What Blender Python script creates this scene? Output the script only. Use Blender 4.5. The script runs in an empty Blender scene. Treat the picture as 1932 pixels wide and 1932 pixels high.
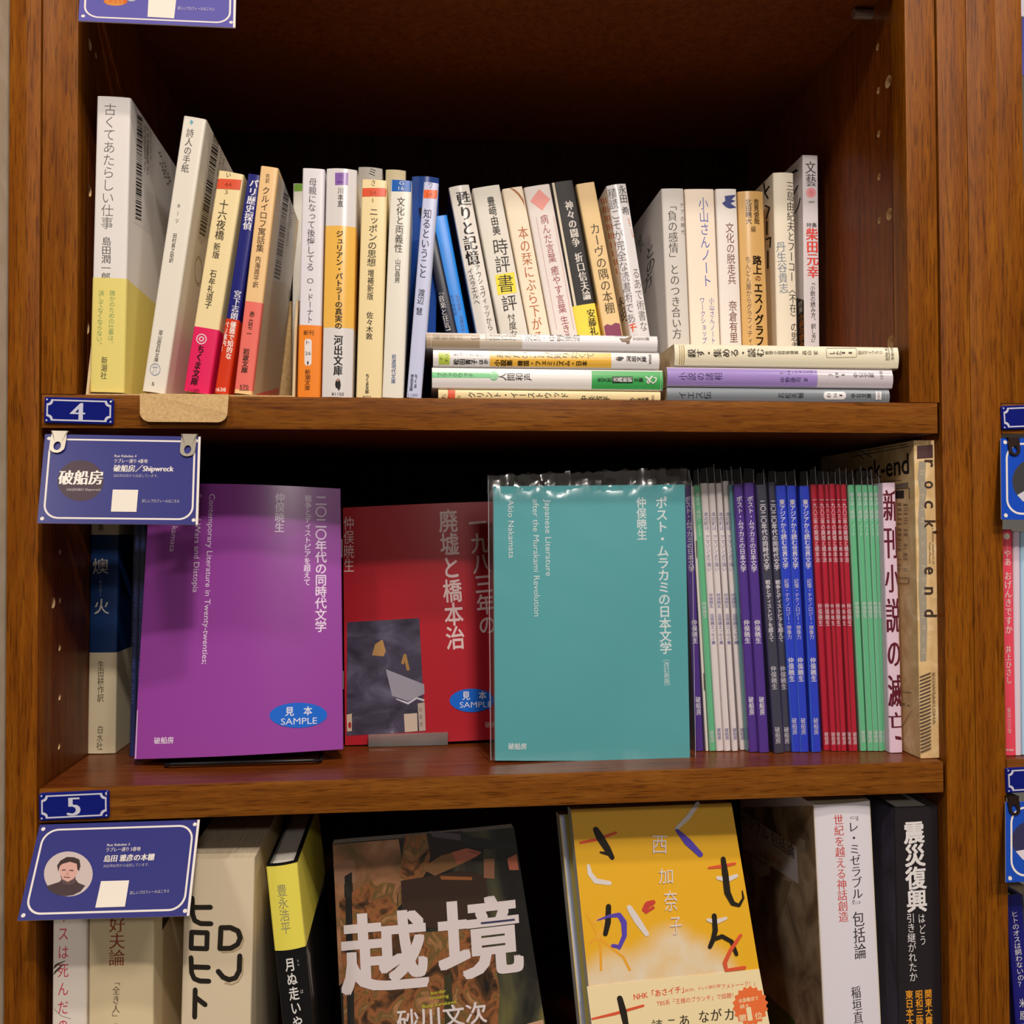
import bpy, math, random
import numpy as np
from mathutils import Vector, Matrix
from mathutils.geometry import tessellate_polygon
random.seed(4)
SC = bpy.context.scene
COL = SC.collection
# ------------------------------------------------------------------ camera
F_PX, YAW, PITCH, ROLL = 1800.0, -.1018, .0193, -.0044
CAM = np.array([.2259, -.6054, -.0839])
_cy, _sy, _cp, _sp = math.cos(YAW), math.sin(YAW), math.cos(PITCH), math.sin(PITCH)
FW = np.array([-_sy*_cp, _cy*_cp, _sp]); _r = np.array([_cy, _sy, 0.]); _u = np.cross(_r, FW)
RT = _r*math.cos(ROLL) + _u*math.sin(ROLL); UP = -_r*math.sin(ROLL) + _u*math.cos(ROLL)
cd = bpy.data.cameras.new('camera'); cam = bpy.data.objects.new('camera', cd); COL.objects.link(cam)
cd.sensor_width = 36; cd.lens = F_PX/1932*36; cd.clip_start = .01
m = Matrix.Identity(4)
for i in range(3):
    m[i][0] = RT[i]; m[i][1] = UP[i]; m[i][2] = -FW[i]; m[i][3] = CAM[i]
cam.matrix_world = m; SC.camera = cam
# ------------------------------------------------------------------ world, lamps, exposure
W_ = bpy.data.worlds.new('room'); SC.world = W_; W_.use_nodes = True
W_.node_tree.nodes['Background'].inputs[0].default_value = (1.0, .88, .74, 1)
W_.node_tree.nodes['Background'].inputs[1].default_value = .12
def lamp(loc, tgt, sx, sy, power, col):
    l = bpy.data.lights.new('ceiling_lamp', 'AREA'); l.shape = 'RECTANGLE'; l.size = sx; l.size_y = sy
    l.energy = power; l.color = col
    o = bpy.data.objects.new('ceiling_lamp', l); COL.objects.link(o); o.location = loc
    o.rotation_euler = (Vector(tgt)-Vector(loc)).to_track_quat('-Z', 'Y').to_euler()
    return o
lamp((.62, -2.15, 1.85), (.3, 0, 0), .16, .10, 29, (1, .90, .80))
lamp((.50, -1.30, 1.72), (.3, 0, 0), .16, .10, 17.5, (1, .88, .77))
lamp((1.75, -1.8, 1.8), (.3, 0, 0), .3, .3, 13, (1, .92, .84))
lamp((-1.25, -1.9, 1.8), (.3, 0, 0), .3, .3, 19, (1, .92, .86))
lamp((.95, -5.2, 1.95), (.3, 0, 0), .7, .25, 43, (1, .91, .84))  # extra far lamp, added for a soft sheen on covers and some fill
SC.view_settings.view_transform = 'Standard'; SC.view_settings.look = 'None'
SC.view_settings.exposure = 0; SC.view_settings.gamma = 1; SC.view_settings.use_curve_mapping = False
SC.cycles.transparent_max_bounces = 48; SC.cycles.max_bounces = 10
# ------------------------------------------------------------------ pixel rays: a photograph point on a known real plane
def ray(x, y): return FW + RT*(x-966)/F_PX - UP*(y-966)/F_PX
def Fy(x, y, Y=0.): d = ray(x, y); return CAM + d*(Y-CAM[1])/d[1]
def Fx(x, y, X): d = ray(x, y); return CAM + d*(X-CAM[0])/d[0]
def Fz(x, y, Z): d = ray(x, y); return CAM + d*(Z-CAM[2])/d[2]
def nrm(v): return v/np.linalg.norm(v)
AX, AY, AZ = np.array([1., 0, 0]), np.array([0, 1., 0]), np.array([0, 0, 1.])
# ------------------------------------------------------------------ materials
def lin(c):
    return tuple([((v/255+.055)/1.055)**2.4 if v > 10 else v/255/12.92 for v in c]) + (1,)
GAIN = 1.0
_M = {}
def mat(c, rough=.5, kind='paper', coat=0):
    k = (tuple(c), rough, kind, coat)
    if k in _M: return _M[k]
    M = bpy.data.materials.new('%s_%d_%d_%d' % ((kind,) + tuple(int(v) for v in c))); M.use_nodes = True
    nt = M.node_tree; b = nt.nodes['Principled BSDF']
    L = lin(c); L = tuple(min(.92, v*GAIN) for v in L[:3]) + (1,)
    b.inputs['Base Color'].default_value = L; b.inputs['Roughness'].default_value = rough
    b.inputs['Specular IOR Level'].default_value = .3 if kind == 'cover' else .18
    if kind == 'metal':
        b.inputs['Metallic'].default_value = .85; b.inputs['Specular IOR Level'].default_value = .5
    if kind in ('cover', 'card'):
        b.inputs['Coat Weight'].default_value = (coat*.5 if coat < .6 else coat*.75) if kind == 'cover' else coat*.25; b.inputs['Coat Roughness'].default_value = .2 if coat < 1 else .26
    if kind in ('cover', 'paper', 'card'):       # faint paper unevenness
        tc = nt.nodes.new('ShaderNodeTexCoord'); n = nt.nodes.new('ShaderNodeTexNoise')
        n.inputs['Scale'].default_value = 900; n.inputs['Detail'].default_value = 2
        bp = nt.nodes.new('ShaderNodeBump'); bp.inputs['Strength'].default_value = .06; bp.inputs['Distance'].default_value = .0002
        nt.links.new(tc.outputs['Object'], n.inputs['Vector']); nt.links.new(n.outputs['Fac'], bp.inputs['Height'])
        nt.links.new(bp.outputs['Normal'], b.inputs['Normal'])
    _M[k] = M; return M
def ramp(nt, stops):
    r = nt.nodes.new('ShaderNodeValToRGB'); e = r.color_ramp.elements
    while len(e) < len(stops): e.new(.5)
    for q, (p, c) in zip(e, stops): q.position = p; q.color = lin(c)
    return r
def wood(name, axis, dark, mid, light, rough=.42, scale=1.):
    M = bpy.data.materials.new(name); M.use_nodes = True; nt = M.node_tree; b = nt.nodes['Principled BSDF']
    g = nt.nodes.new('ShaderNodeNewGeometry')
    def noise(sx, sl, det, dist):
        mp = nt.nodes.new('ShaderNodeMapping'); s = [sx*scale]*3; s[axis] = sl*scale; mp.inputs['Scale'].default_value = s
        n = nt.nodes.new('ShaderNodeTexNoise'); n.inputs['Scale'].default_value = 1; n.inputs['Detail'].default_value = det
        n.inputs['Distortion'].default_value = dist
        nt.links.new(g.outputs['Position'], mp.inputs['Vector']); nt.links.new(mp.outputs[0], n.inputs['Vector']); return n
    a = noise(210, 12, 4, .5); f = noise(1500, 110, 2, .2); p = noise(800, 45, 1, 0)
    r1 = ramp(nt, [(.3, dark), (.5, mid), (.72, light)]); nt.links.new(a.outputs['Fac'], r1.inputs[0])
    r2 = ramp(nt, [(.34, (186, 180, 176)), (.56, (255, 255, 255))]); nt.links.new(f.outputs['Fac'], r2.inputs[0])
    r3 = ramp(nt, [(.34, (170, 156, 146)), (.42, (255, 255, 255))]); nt.links.new(p.outputs['Fac'], r3.inputs[0])
    def mul(x, y, fac):
        mx = nt.nodes.new('ShaderNodeMixRGB'); mx.blend_type = 'MULTIPLY'; mx.inputs[0].default_value = fac
        nt.links.new(x, mx.inputs[1]); nt.links.new(y, mx.inputs[2]); return mx.outputs[0]
    c = mul(mul(r1.outputs[0], r2.outputs[0], .45), r3.outputs[0], .7)
    nt.links.new(c, b.inputs['Base Color']); b.inputs['Roughness'].default_value = rough
    b.inputs['Specular IOR Level'].default_value = .16
    bp = nt.nodes.new('ShaderNodeBump'); bp.inputs['Strength'].default_value = .12; bp.inputs['Distance'].default_value = .0004
    nt.links.new(f.outputs['Fac'], bp.inputs['Height']); nt.links.new(bp.outputs[0], b.inputs['Normal'])
    return M
WOOD_V = wood('wood_vertical', 2, (116, 61, 4), (134, 74, 7), (148, 88, 14))
WOOD_H = wood('wood_horizontal', 0, (110, 60, 13), (128, 73, 18), (142, 87, 28))
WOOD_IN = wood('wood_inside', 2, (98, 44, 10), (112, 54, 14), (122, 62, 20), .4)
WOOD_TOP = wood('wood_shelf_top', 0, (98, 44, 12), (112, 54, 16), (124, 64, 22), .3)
WOOD_BACK = wood('wood_back', 2, (40, 20, 8), (56, 28, 10), (66, 36, 14), .6)  # near-black brown: shade of the compartment put into the base colour
RAW = mat((214, 178, 130), .8, 'raw_wood')
def film(strength=.5, tint=(.9, .9, .92), nscale=26, dist=.0012, base=.05, rough=.12):
    M = bpy.data.materials.new('clear_film'); M.use_nodes = True; nt = M.node_tree
    nt.nodes.remove(nt.nodes['Principled BSDF']); out = nt.nodes['Material Output']
    tr = nt.nodes.new('ShaderNodeBsdfTransparent'); tr.inputs[0].default_value = (.995, .995, .995, 1)
    gl = nt.nodes.new('ShaderNodeBsdfGlossy'); gl.inputs['Roughness'].default_value = rough; gl.inputs[0].default_value = tint + (1,)
    lw = nt.nodes.new('ShaderNodeLayerWeight'); lw.inputs[0].default_value = .5; pw = nt.nodes.new('ShaderNodeMath'); pw.operation = 'POWER'; pw.inputs[1].default_value = 4
    ml = nt.nodes.new('ShaderNodeMath'); ml.operation = 'MULTIPLY_ADD'; ml.inputs[1].default_value = strength; ml.inputs[2].default_value = base
    n = nt.nodes.new('ShaderNodeTexNoise'); n.inputs['Scale'].default_value = nscale; n.inputs['Detail'].default_value = 1.0; n.inputs['Distortion'].default_value = 1.2
    tc = nt.nodes.new('ShaderNodeTexCoord'); mp = nt.nodes.new('ShaderNodeMapping'); mp.inputs['Scale'].default_value = (1, 1, .45); mp.inputs['Rotation'].default_value = (0, .6, 0)
    bp = nt.nodes.new('ShaderNodeBump'); bp.inputs['Strength'].default_value = .5; bp.inputs['Distance'].default_value = dist
    nt.links.new(tc.outputs['Object'], mp.inputs[0]); nt.links.new(mp.outputs[0], n.inputs['Vector'])
    nt.links.new(n.outputs['Fac'], bp.inputs['Height'])
    nt.links.new(bp.outputs[0], gl.inputs['Normal']); nt.links.new(bp.outputs[0], lw.inputs['Normal'])
    nt.links.new(lw.outputs['Facing'], pw.inputs[0]); nt.links.new(pw.outputs[0], ml.inputs[0])
    mx = nt.nodes.new('ShaderNodeMixShader'); nt.links.new(ml.outputs[0], mx.inputs[0])
    nt.links.new(tr.outputs[0], mx.inputs[1]); nt.links.new(gl.outputs[0], mx.inputs[2]); nt.links.new(mx.outputs[0], out.inputs[0])
    return M
FILM = film(.55); FILM2 = film(.9, (1, 1, 1), 13, .006, .09, .2)
SEAM = mat((196, 198, 206), .15, 'plastic')
def acrylic():
    M = bpy.data.materials.new('clear_acrylic'); M.use_nodes = True; nt = M.node_tree
    nt.nodes.remove(nt.nodes['Principled BSDF']); out = nt.nodes['Material Output']
    tr = nt.nodes.new('ShaderNodeBsdfTransparent'); tr.inputs[0].default_value = (.80, .78, .76, 1)
    gl = nt.nodes.new('ShaderNodeBsdfGlossy'); gl.inputs['Roughness'].default_value = .08
    fr = nt.nodes.new('ShaderNodeFresnel'); fr.inputs[0].default_value = 1.5
    df = nt.nodes.new('ShaderNodeBsdfDiffuse'); df.inputs[0].default_value = (.6, .58, .56, 1)
    m1 = nt.nodes.new('ShaderNodeMixShader'); m1.inputs[0].default_value = .22
    nt.links.new(tr.outputs[0], m1.inputs[1]); nt.links.new(df.outputs[0], m1.inputs[2])
    m2 = nt.nodes.new('ShaderNodeMixShader'); nt.links.new(fr.outputs[0], m2.inputs[0])
    nt.links.new(m1.outputs[0], m2.inputs[1]); nt.links.new(gl.outputs[0], m2.inputs[2]); nt.links.new(m2.outputs[0], out.inputs[0])
    return M
ACRYLIC = acrylic()
def speckle(name, stops, scale, detail=4, dist=.5, rough=.5, coat=0, stretch=(1, 1, 1)):
    M = bpy.data.materials.new(name); M.use_nodes = True; nt = M.node_tree; b = nt.nodes['Principled BSDF']
    tc = nt.nodes.new('ShaderNodeTexCoord'); mp = nt.nodes.new('ShaderNodeMapping'); mp.inputs['Scale'].default_value = stretch
    n = nt.nodes.new('ShaderNodeTexNoise'); n.inputs['Scale'].default_value = scale; n.inputs['Detail'].default_value = detail; n.inputs['Distortion'].default_value = dist
    r = ramp(nt, stops)
    nt.links.new(tc.outputs['Object'], mp.inputs[0]); nt.links.new(mp.outputs[0], n.inputs['Vector']); nt.links.new(n.outputs['Fac'], r.inputs[0]); nt.links.new(r.outputs[0], b.inputs['Base Color'])
    b.inputs['Roughness'].default_value = rough; b.inputs['Coat Weight'].default_value = coat; b.inputs['Coat Roughness'].default_value = .12
    b.inputs['Specular IOR Level'].default_value = .35
    return M
KRAFT = speckle('kraft_card', [(.25, (184, 146, 96)), (.5, (204, 168, 116)), (.8, (216, 182, 132))], 700, 3, 0, .8)
PAGES = speckle('page_edges', [(.3, (196, 176, 142)), (.6, (226, 210, 180))], 40, 3, 0, .8, 0, (60, 1, 1))
PAGEW = mat((226, 220, 208), .8)
# ------------------------------------------------------------------ mesh builder
class MB:
    def __init__(s): s.v = []; s.f = []; s.fm = []; s.sm = []; s.mats = []
    def mi(s, M):
        if M not in s.mats: s.mats.append(M)
        return s.mats.index(M)
    def add(s, vs, fs, M, smooth=False):
        b = len(s.v); s.v.extend(np.asarray(vs, float).tolist()); k = s.mi(M)
        for f in fs: s.f.append([i+b for i in f]); s.fm.append(k); s.sm.append(smooth)
    def box(s, p0, p1, M, bev=0):
        x0, y0, z0 = p0; x1, y1, z1 = p1
        if bev:
            return s.bevbox(p0, p1, M, bev)
        s.add([(x0, y0, z0), (x1, y0, z0), (x1, y1, z0), (x0, y1, z0), (x0, y0, z1), (x1, y0, z1), (x1, y1, z1), (x0, y1, z1)],
              [(0, 3, 2, 1), (4, 5, 6, 7), (0, 1, 5, 4), (1, 2, 6, 5), (2, 3, 7, 6), (3, 0, 4, 7)], M)
    def bevbox(s, p0, p1, M, b):      # a box with its edges chamfered
        import bmesh
        bm = bmesh.new(); bmesh.ops.create_cube(bm, size=1)
        c = [(p0[i]+p1[i])/2 for i in range(3)]; d = [p1[i]-p0[i] for i in range(3)]
        for v in bm.verts: v.co = Vector([c[i]+v.co[i]*d[i] for i in range(3)])
        bmesh.ops.bevel(bm, geom=bm.edges[:], offset=b, segments=2, affect='EDGES', profile=.6)
        bm.verts.index_update()
        s.add([v.co[:] for v in bm.verts], [[v.index for v in f.verts] for f in bm.faces], M, True); bm.free()
    def slab(s, pts, ext, M, Mside=None):      # polygon pushed by a vector
        n = len(pts); pts = [np.asarray(p, float) for p in pts]; e = np.asarray(ext)
        vs = pts + [p+e for p in pts]
        s.add(vs, [list(range(n)), list(range(2*n-1, n-1, -1))], M)
        s.add(vs, [(i, i+n, (i+1) % n+n, (i+1) % n) for i in range(n)], Mside or M)
    def tube(s, path, r, M, n=10, closed=False):
        path = [np.asarray(p, float) for p in path]; N = len(path); vs = []; fs = []
        for i, p in enumerate(path):
            a = path[(i-1) % N] if closed else path[max(i-1, 0)]; b = path[(i+1) % N] if closed else path[min(i+1, N-1)]
            t = nrm(b-a); q = np.cross(t, AZ if abs(t[2]) < .9 else AX); q = nrm(q); w = np.cross(t, q)
            vs += [p+r*(q*math.cos(k*2*math.pi/n)+w*math.sin(k*2*math.pi/n)) for k in range(n)]
        for i in range(N if closed else N-1):
            j = (i+1) % N
            fs += [(i*n+k, i*n+(k+1) % n, j*n+(k+1) % n, j*n+k) for k in range(n)]
        if not closed: fs += [list(range(n))[::-1], list(range((N-1)*n, N*n))]
        s.add(vs, fs, M, True)
    def build(s, name, parent=None, base=None):
        me = bpy.data.meshes.new(name)
        base = np.array([0., 0, 0]) if base is None else np.asarray(base, float)
        V = np.array(s.v)-base
        me.from_pydata(V.tolist(), [], s.f)
        for M in s.mats: me.materials.append(M)
        me.polygons.foreach_set('material_index', s.fm); me.polygons.foreach_set('use_smooth', s.sm)
        me.update()
        if any(s.sm): me.set_sharp_from_angle(angle=math.radians(35))
        o = bpy.data.objects.new(name, me); COL.objects.link(o)
        if parent is not None: o.parent = parent
        else: o.location = base
        return o
def thing(name, label, cat, base, group=None):
    o = bpy.data.objects.new(name, None); COL.objects.link(o); o.location = base; o.empty_display_size = .02
    o['label'] = label; o['category'] = cat
    if group: o['group'] = group
    return o
# ------------------------------------------------------------------ lettering
ROT = set('ー「」『』〈〉（）()【】―［］[]〜…–')
SMALL = set('ッャュョィァェォヴっゃゅょぁぃぅぇぉ') - {'ヴ'}
_G = {}
def glyph(ch, off=0., res=3):
    k = (ch, off)
    if k in _G: return _G[k]
    c = bpy.data.curves.new('glyph', 'FONT'); c.body = ch; c.resolution_u = res; c.offset = off
    o = bpy.data.objects.new('glyph', c); COL.objects.link(o)
    me = bpy.data.meshes.new_from_object(o.evaluated_get(bpy.context.evaluated_depsgraph_get()))
    import bmesh
    bm = bmesh.new(); bm.from_mesh(me); bmesh.ops.triangulate(bm, faces=bm.faces[:]); bm.to_mesh(me); bm.free()
    v = np.array([q.co[:2] for q in me.vertices]) if len(me.vertices) else np.zeros((0, 2))
    f = [list(p.vertices) for p in me.polygons]
    bpy.data.objects.remove(o); bpy.data.curves.remove(c); bpy.data.meshes.remove(me)
    _G[k] = (v, f); return _G[k]
def _ring(r, n): return ((0, 0),)+tuple((r*math.cos(k*2*math.pi/n), r*math.sin(k*2*math.pi/n)) for k in range(n))
STY = {'s': (0., ((0, 0),)), 'b': (0., _ring(.017, 4)), 'B': (0., tuple((x*.027, y*.020) for x in (-1, 0, 1) for y in (-1, 0, 1))), 'D': (-.012, ((-.04, 0), (-.02, 0), (0, 0), (.02, 0), (.04, 0))), 'l': (-.010, ((0, 0),)), 'm': (-.006, ((-.013, 0), (.013, 0))), 'M': (-.002, ((-.034, 0), (0, 0), (.034, 0)))}
class Plane:
    def __init__(s, O, U, V, bulge=None, lim=None, step=None, limv=None):
        s.O = np.asarray(O, float); s.U = nrm(np.asarray(U, float)); V = np.asarray(V, float)
        s.V = nrm(V-s.U*(V@s.U)); s.N = np.cross(s.U, s.V); s.bulge = bulge; s.lim = lim; s.step = step; s.limv = limv
    def px(s, x, y):
        d = ray(x, y); t = ((s.O-CAM)@s.N)/(d@s.N); p = CAM+d*t-s.O
        return np.array([p@s.U, p@s.V])
    def P(s, uv, off):
        uv = np.atleast_2d(uv); o = np.full(len(uv), off)
        if s.bulge is not None: o = o+s.bulge(uv[:, 0])
        return s.O+uv[:, :1]*s.U+uv[:, 1:2]*s.V+o[:, None]*s.N
    def len_px(s, x, y, n, vert=False):
        a, b = (s.px(x, y-n/2), s.px(x, y+n/2)) if vert else (s.px(x-n/2, y), s.px(x+n/2, y))
        return np.linalg.norm(a-b)
def clip_u(P, a, keep_ge):
    o = []
    for i in range(len(P)):
        p, q = P[i-1], P[i]; ip, iq = (p[0] >= a) == keep_ge, (q[0] >= a) == keep_ge
        if ip != iq: t = (a-p[0])/(q[0]-p[0]); o.append((a, p[1]+t*(q[1]-p[1])))
        if iq: o.append(q)
    return o
def put(mb, pl, uv, fs, M, off):
    """lay flat print on a plane; on a curved spine long faces are cut into strips that follow the curve"""
    uv = np.array(uv, float)
    if pl.lim is not None: uv[:, 0] = np.clip(uv[:, 0], *pl.lim)
    if pl.limv is not None: uv[:, 1] = np.clip(uv[:, 1], *pl.limv)
    if pl.step is None: mb.add(pl.P(uv, off), fs, M); return
    V2 = []; F2 = []; fs2 = []
    for f in fs:
        if len(f) > 4: fs2 += [[f[i] for i in t] for t in tessellate_polygon([[Vector((uv[i][0], uv[i][1], 0)) for i in f]])]
        else: fs2.append(f)
    for f in fs2:
        P = [tuple(uv[i]) for i in f]; lo = min(p[0] for p in P); hi = max(p[0] for p in P)
        k0, k1 = math.floor(lo/pl.step), math.floor(hi/pl.step)
        if k0 == k1: F2.append(list(range(len(V2), len(V2)+len(P)))); V2 += P; continue
        for k in range(k0, k1+1):
            if len(P) < 3: break
            if k < k1: A = clip_u(P, (k+1)*pl.step, False); P = clip_u(P, (k+1)*pl.step, True)
            else: A = P
            if len(A) > 2: F2.append(list(range(len(V2), len(V2)+len(A)))); V2 += A
    if V2: mb.add(pl.P(np.array(V2), off), F2, M)
def cell(ch, sty):
    off, sh = STY[sty]; out = []
    for dx, dy in sh:
        v, f = glyph(ch, off)
        if not len(v): continue
        v = v.copy()
        if ord(ch[0]) < 0x2000 or len(ch) > 1:
            w = v[:, 0].max()-v[:, 0].min(); v[:, 0] -= (v[:, 0].max()+v[:, 0].min())/2; v[:, 1] -= .35
            if w > .95: v[:, 0] *= .95/w
            v *= 1.1
        else:
            v -= np.array([.5, .38])
        if ch in ROT: v = np.stack([v[:, 1], -v[:, 0]], 1)
        elif ch in '、。': v += np.array([.6, .55])
        elif ch in SMALL: v += np.array([.08, .08])
        v[:, 0] += dx; v[:, 1] += dy; out.append((v, f))
    return out
def text_v(mb, pl, s, x0, y0, x1, y1, size, M, sty, off):
    p0, p1 = pl.px(x0, y0), pl.px(x1, y1); L = np.linalg.norm(p1-p0); d = (p1-p0)/L; r = np.array([-d[1], d[0]])
    n = len(s); pitch = L/n; lying = abs(x1-x0) > abs(y1-y0)
    w = pl.len_px((x0+x1)/2, (y0+y1)/2, size, lying)
    h = min(pitch*1.04, w*1.35) if n > 1 else pitch
    for i, ch in enumerate(s):
        if ch in ' 　': continue
        c = p0+d*pitch*(i+.5)
        for q, (v, f) in enumerate(cell(ch, sty)): put(mb, pl, c+v[:, :1]*w*r-v[:, 1:2]*h*d, f, M, off+q*3e-6)
def text_h(mb, pl, s, x0, y0, x1, y1, hpx, M, sty, off):
    p0, p1 = pl.px(x0, y0), pl.px(x1, y1); L = np.linalg.norm(p1-p0); d = (p1-p0)/L; up = np.array([-d[1], d[0]])
    vert = abs(x1-x0) < abs(y1-y0)
    h = pl.len_px((x0+x1)/2, (y0+y1)/2, hpx, not vert)
    o, sh = STY[sty]
    v, f = glyph(s, o)
    if not len(v): return
    a, b = v[:, 0].min(), v[:, 0].max()
    for q, (dx, dy) in enumerate(sh):
        X = (v[:, :1]-a)/(b-a)*L+dx*h
        put(mb, pl, p0+X*d+(v[:, 1:2]+dy)*h*up, f, M, off+q*3e-6)
def draw(mb, pl, items, coat=0, rough=.5, kind='cover', off0=.00005, step=.00003):
    for i, it in enumerate(items):
        off = off0+step*i; k = it[0]
        if k == 'v':
            _, s, x0, y0, x1, y1, sz, c = it[:8]; text_v(mb, pl, s, x0, y0, x1, y1, sz, mat(c, rough, kind, coat), it[8] if len(it) > 8 else 's', off)
        elif k == 'h':
            _, s, x0, y0, x1, y1, sz, c = it[:8]; text_h(mb, pl, s, x0, y0, x1, y1, sz, mat(c, rough, kind, coat), it[8] if len(it) > 8 else 's', off)
        elif k == 'q':
            M = it[2] if not isinstance(it[2], tuple) else mat(it[2], rough, kind, coat)
            uv = np.array([pl.px(*p) for p in it[1]]); put(mb, pl, uv, [list(range(len(uv)))], M, off)
        elif k == 'c':      # disc or ring: cx, cy, rx, ry, colour, inner fraction
            _, cx, cy, rx, ry, c = it[:6]; inn = it[6] if len(it) > 6 else 0; n = 36
            M = c if not isinstance(c, tuple) else mat(c, rough, kind, coat)
            o = [pl.px(cx+rx*math.cos(t*2*math.pi/n), cy+ry*math.sin(t*2*math.pi/n)) for t in range(n)]
            if inn:
                q = [pl.px(cx+inn*rx*math.cos(t*2*math.pi/n), cy+inn*ry*math.sin(t*2*math.pi/n)) for t in range(n)]
                put(mb, pl, np.array(o+q), [(t, (t+1) % n, (t+1) % n+n, t+n) for t in range(n)], M, off)
            else: put(mb, pl, np.array(o), [list(range(n))], M, off)
        elif k == 's':      # brush stroke
            _, pts, w, c = it[:4]; M = mat(c, rough, kind, coat)
            ws = w if isinstance(w, (list, tuple)) else [w]*len(pts)
            for j in range(len(pts)-1):
                a, b = np.array(pts[j], float), np.array(pts[j+1], float); d = nrm(b-a); r = np.array([-d[1], d[0]])
                uv = np.array([pl.px(*p) for p in (a+r*ws[j]/2, b+r*ws[j+1]/2, b-r*ws[j+1]/2, a-r*ws[j]/2)])
                put(mb, pl, uv, [(0, 1, 2, 3)], M, off+j*1e-6)
            for j in range(len(pts)):
                uv = np.array([pl.px(pts[j][0]+ws[j]/2*math.cos(t*.7854), pts[j][1]+ws[j]/2*math.sin(t*.7854)) for t in range(8)])
                put(mb, pl, uv, [list(range(8))], M, off+.000012+j*1e-6)
        elif k == 'bars':   # barcode: quad corners TL TR BR BL, bars run from left edge to right edge
            A, B, Cc, D = [np.array(p, float) for p in it[1]]; M = mat((28, 26, 28), rough, kind, coat); t = 0; rng = random.Random(7)
            while t < 1:
                w = rng.choice([.006, .006, .012, .018]); t2 = min(1, t+w)
                uv = np.array([pl.px(*p) for p in (A+(D-A)*t, B+(Cc-B)*t, B+(Cc-B)*t2, A+(D-A)*t2)])
                put(mb, pl, uv, [(0, 1, 2, 3)], M, off); t = t2+rng.choice([.006, .01, .016])
        elif k == 'line':   # rows of print too small to read: short dashes along columns
            _, x0, y0, x1, y1, w, c = it[:7]; M = mat(c, rough, kind, coat); rng = random.Random(int(x0*7+y0)); n = max(2, int(math.hypot(x1-x0, y1-y0)/ (w*1.35)))
            a, b = np.array([x0, y0], float), np.array([x1, y1], float); d = nrm(b-a); r = np.array([-d[1], d[0]])
            for j in range(n):
                if rng.random() < .12: continue
                p = a+(b-a)*(j+.1)/n; q = a+(b-a)*(j+.75)/n
                for s0 in (-.42, -.05, .3):
                    if rng.random() < .2: continue
                    uv = np.array([pl.px(*t) for t in (p+r*w*s0, q+r*w*s0, q+r*w*(s0+.17), p+r*w*(s0+.17))])
                    put(mb, pl, uv, [(0, 1, 2, 3)], M, off)
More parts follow.
